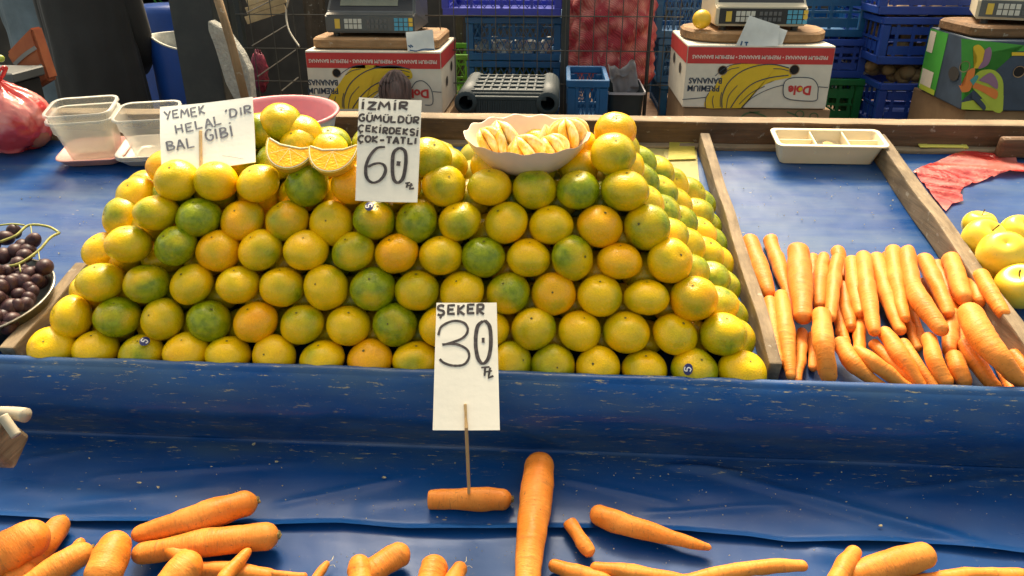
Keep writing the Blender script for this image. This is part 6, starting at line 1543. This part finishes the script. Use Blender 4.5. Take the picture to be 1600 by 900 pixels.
# person in black robe
ROBE = M('black_robe', (.012, .0105, .008), .75, col2=(.018, .017, .015), vs=5, bump=.4, bs=14, bd=.01, sheen=.1)
SKIN = M('skin', (.45, .26, .17), .5, var=.06, vs=20, sss=.1)
def robed(cx, cy, half, mat, label, turn=0, hoodmat=None):
    t_ = thing('person', label, 'person', (cx, cy, 0)); o = Vector((cx, cy, 0))
    prof = [(0.0, 1.25, 1.1), (.3, 1.15, 1.05), (.7, 1.06, 1.0), (.95, 1.0, .95), (1.1, .96, .85), (1.25, .98, .80), (1.38, .95, .72), (1.45, .72, .55), (1.49, .34, .36), (1.55, .30, .34), (1.60, .36, .42), (1.66, .42, .48), (1.72, .38, .44), (1.77, .20, .22), (1.785, .02, .02)]
    P = spline([(z, a, b) for z, a, b in prof], 5)
    def fn(u, v):
        i = v * (len(P) - 1); k = min(len(P) - 2, int(i)); q = P[k].lerp(P[k + 1], i - k); z, a, b = q; t = 2 * math.pi * u
        fold = (.045 * math.sin(t * 13 + z * 1.5 + 2 * math.sin(t * 2)) + .035 * math.sin(t * 6 + z * 2)) * max(0, 1.15 - z / 1.45) * (.6 + .6 * math.sin(t * 3) ** 2)
        return o + Matrix.Rotation(turn, 3, 'Z') @ Vector((half * a * (1 + fold) * math.cos(t), half * .62 * b * (1 + fold) * math.sin(t), z))
    bm = B(); grid(bm, fn, 96, 70, closed=True); emit(bm, 'body', mat, t_, smooth=True)
    for s in (-1, 1):   # sleeves with hands folded low in front
        bm = B(); sh = o + Vector((s * half * .78, -.02, 1.38)); el = o + Vector((s * half * .88, -.06, 1.10)); wr = o + Vector((s * half * .35, -.20, .98))
        tube(bm, spline([sh, el, wr], 8), [.062 - .0015 * k for k in range(17)], 14); emit(bm, 'sleeve', mat, t_, smooth=True)
        bm = B(); tube(bm, spline([wr, wr + Vector((-s * .05, -.01, -.015)), wr + Vector((-s * .085, -.01, -.035))], 4), [.024, .028, .030, .032, .034, .032, .028, .022, .016], 10, flat=.5)
        for f_ in range(4): 
            q = wr + Vector((-s * .08, -.012 + .012 * (f_ - 1.5), -.035)); tube(bm, [q, q + Vector((-s * .03, -.004, -.016)), q + Vector((-s * (.045 + .006 * (1 - abs(f_ - 1.5))), -.002, -.038))], [.009, .0085, .006], 7)
        tube(bm, [wr + Vector((-s * .04, -.03, -.01)), wr + Vector((-s * .065, -.045, -.02))], [.010, .007], 7); emit(bm, 'hand', SKIN, t_, smooth=True)
    bm = B()
    grid(bm, lambda u, v: o + Vector((.062 * math.sin(math.pi * (.08 + .84 * v)) * math.cos(math.pi * (1 + u)), -.05 + .075 * math.sin(math.pi * (.08 + .84 * v)) * math.sin(math.pi * (1 + u)) * (1 + .22 * math.exp(-((u - .5) / .07) ** 2 - ((v - .55) / .1) ** 2)), 1.655 + .09 * math.cos(math.pi * (.08 + .84 * v)))), 30, 26); emit(bm, 'face', SKIN, t_, smooth=True)
    t_.rotation_euler.z = math.pi
    return t_
pA = atY(152, 100, 3.0); robed(pA.x, 3.0, .178, ROBE, 'person in a long plain black robe standing behind the left of the table')
GRC = M('grey_blue_cloth', (.13, .17, .19), .7, var=.2, vs=8, bump=.4, bs=20, bd=.008)
pB = atY(14, 60, 2.85); robed(pB.x - .02, 3.15, .19, GRC, 'person in a grey-blue garment at the far left edge, mostly cut off')
# orange shopping bag
ORB = M('orange_cloth_bag', (.42, .12, .04), .65, col2=(.30, .07, .03), vs=9, bump=.3); p4 = [(8, 84), (48, 42), (76, 126), (45, 145)]
ob_ = thing('shopping_bag', 'orange shopping bag with grey straps hanging at the far left', 'shopping bag', atY(40, 100, 2.5)); bm = B(); W4 = [atY(x, y, 2.5) for x, y in p4]
prism(bm, W4, (0, -1, 0), .06); bmesh.ops.bevel(bm, geom=list(bm.edges), offset=.008, segments=2, affect='EDGES'); emit(bm, 'bag_body', ORB, ob_)
GST = M('grey_strap', (.22, .20, .19), .6)
for pts in ([(22, 101), (38, 86), (56, 74)], [(44, 119), (56, 108), (66, 102)]):
    bm = B(); ribbon(bm, spline([atY(x, y, 2.494) for x, y in pts], 5), .012, Vector((0, -1, 0))); emit(bm, 'strap', GST, ob_)
# green grapes in a dark tray at the far left
gx = atY(-22, 112, 2.3); tr3 = thing('fruit_tray', 'dark tray holding green grapes at the far left', 'tray', gx + Vector((-.02, .08, -.03))); bm = B(); box(bm, gx + Vector((-.02, .08, -.02)), (.20, .16, .03), None, .004); emit(bm, 'tray_shell', SCGRY, tr3)
bm = B(); box(bm, gx + Vector((-.02, .08, -.035 - (gx.z - .035) / 2)), (.17, .14, gx.z - .04), None, .004); emit(bm, 'stand', SCBLK, tr3)
gg = thing('grape_bunch', 'pale green grapes in the dark tray at the far left', 'grapes', gx); GG = M('green_grape', (.42, .46, .08), .3); r_ = .011
bm = B(); lathe(bm, [(max(.0002, r_ * math.sin(math.pi * j / 10)), r_ * math.cos(math.pi * j / 10)) for j in range(11)], (0, 0, 0), 14); g2m = bpy.data.meshes.new('grape'); bm.to_mesh(g2m); bm.free(); g2m.materials.append(GG); g2m.polygons.foreach_set('use_smooth', [True] * len(g2m.polygons))
for k in range(22):
    o = bpy.data.objects.new('grape', g2m); col.objects.link(o); o.parent = gg; o.location = (rnd.uniform(-.09, .035), rnd.uniform(0, .06), rnd.uniform(.008, .045))

# ------------------------------------------------------------ back counter, wall and ceiling canopy supports
ctop = min(zb2, c1.z - s1[2] / 2) - .14
bc_ = thing('back_counter', 'low dark counter carrying the boxes and crates behind the rail', 'counter', (0.2, 3.0, 0)); bm = B()
zc_ = atY(1100, 240, 2.62).z
box(bm, (.35, 3.05, zc_ - .035), (2.95, 1.55, .03), None, .004); emit(bm, 'counter_top', RAILW, bc_)
for x in (-1.0, 1.75):
    for y in (2.4, 3.7): bm = B(); box(bm, (x, y, (zc_ - .05) / 2), (.08, .08, zc_ - .05), None, .004); emit(bm, 'leg', RAILW, bc_)
WALL = M('dark_brown_wall', (.07, .055, .04), .9, var=.4, vs=2, bump=.3, bs=10)  # the wall's own dark brown
bm = B(); box(bm, (0, 5.2, 1.4), (12, .15, 2.8), None, .01); emit(bm, 'back_wall', WALL, label='dark brown wall behind all the crates', cat='wall')
WARM = M('dark_goods', (.05, .035, .02), .9, var=.5, vs=5)
rr5 = random.Random(11)
for k in range(9):     # upright planks and poles, dark brown, leaning behind the crates
    x = -1.3 + k * .42 + rr5.uniform(-.08, .08); bm = B(); box(bm, (x, 4.2 + rr5.uniform(-.3, .3), .8), (rr5.uniform(.03, .12), .03, 1.6), R3(rr5.uniform(-4, 4), rr5.uniform(-5, 5), 0), .003)
    emit(bm, 'leaning_plank', wood_mat('dark_plank', (.06, .04, .022), (.12, .085, .05), axis=2) if k == 0 else bpy.data.materials['dark_plank'], label=['dark plank behind the orange bag at far left', 'dark plank behind the black robe', 'dark plank behind the steel post', 'dark plank behind the left banana box', 'dark plank behind the central crate stack', 'dark plank behind the onion sack', 'dark plank behind the right banana box', 'dark plank behind the blue crates', 'dark plank behind the green fruit box'][k], cat='plank')
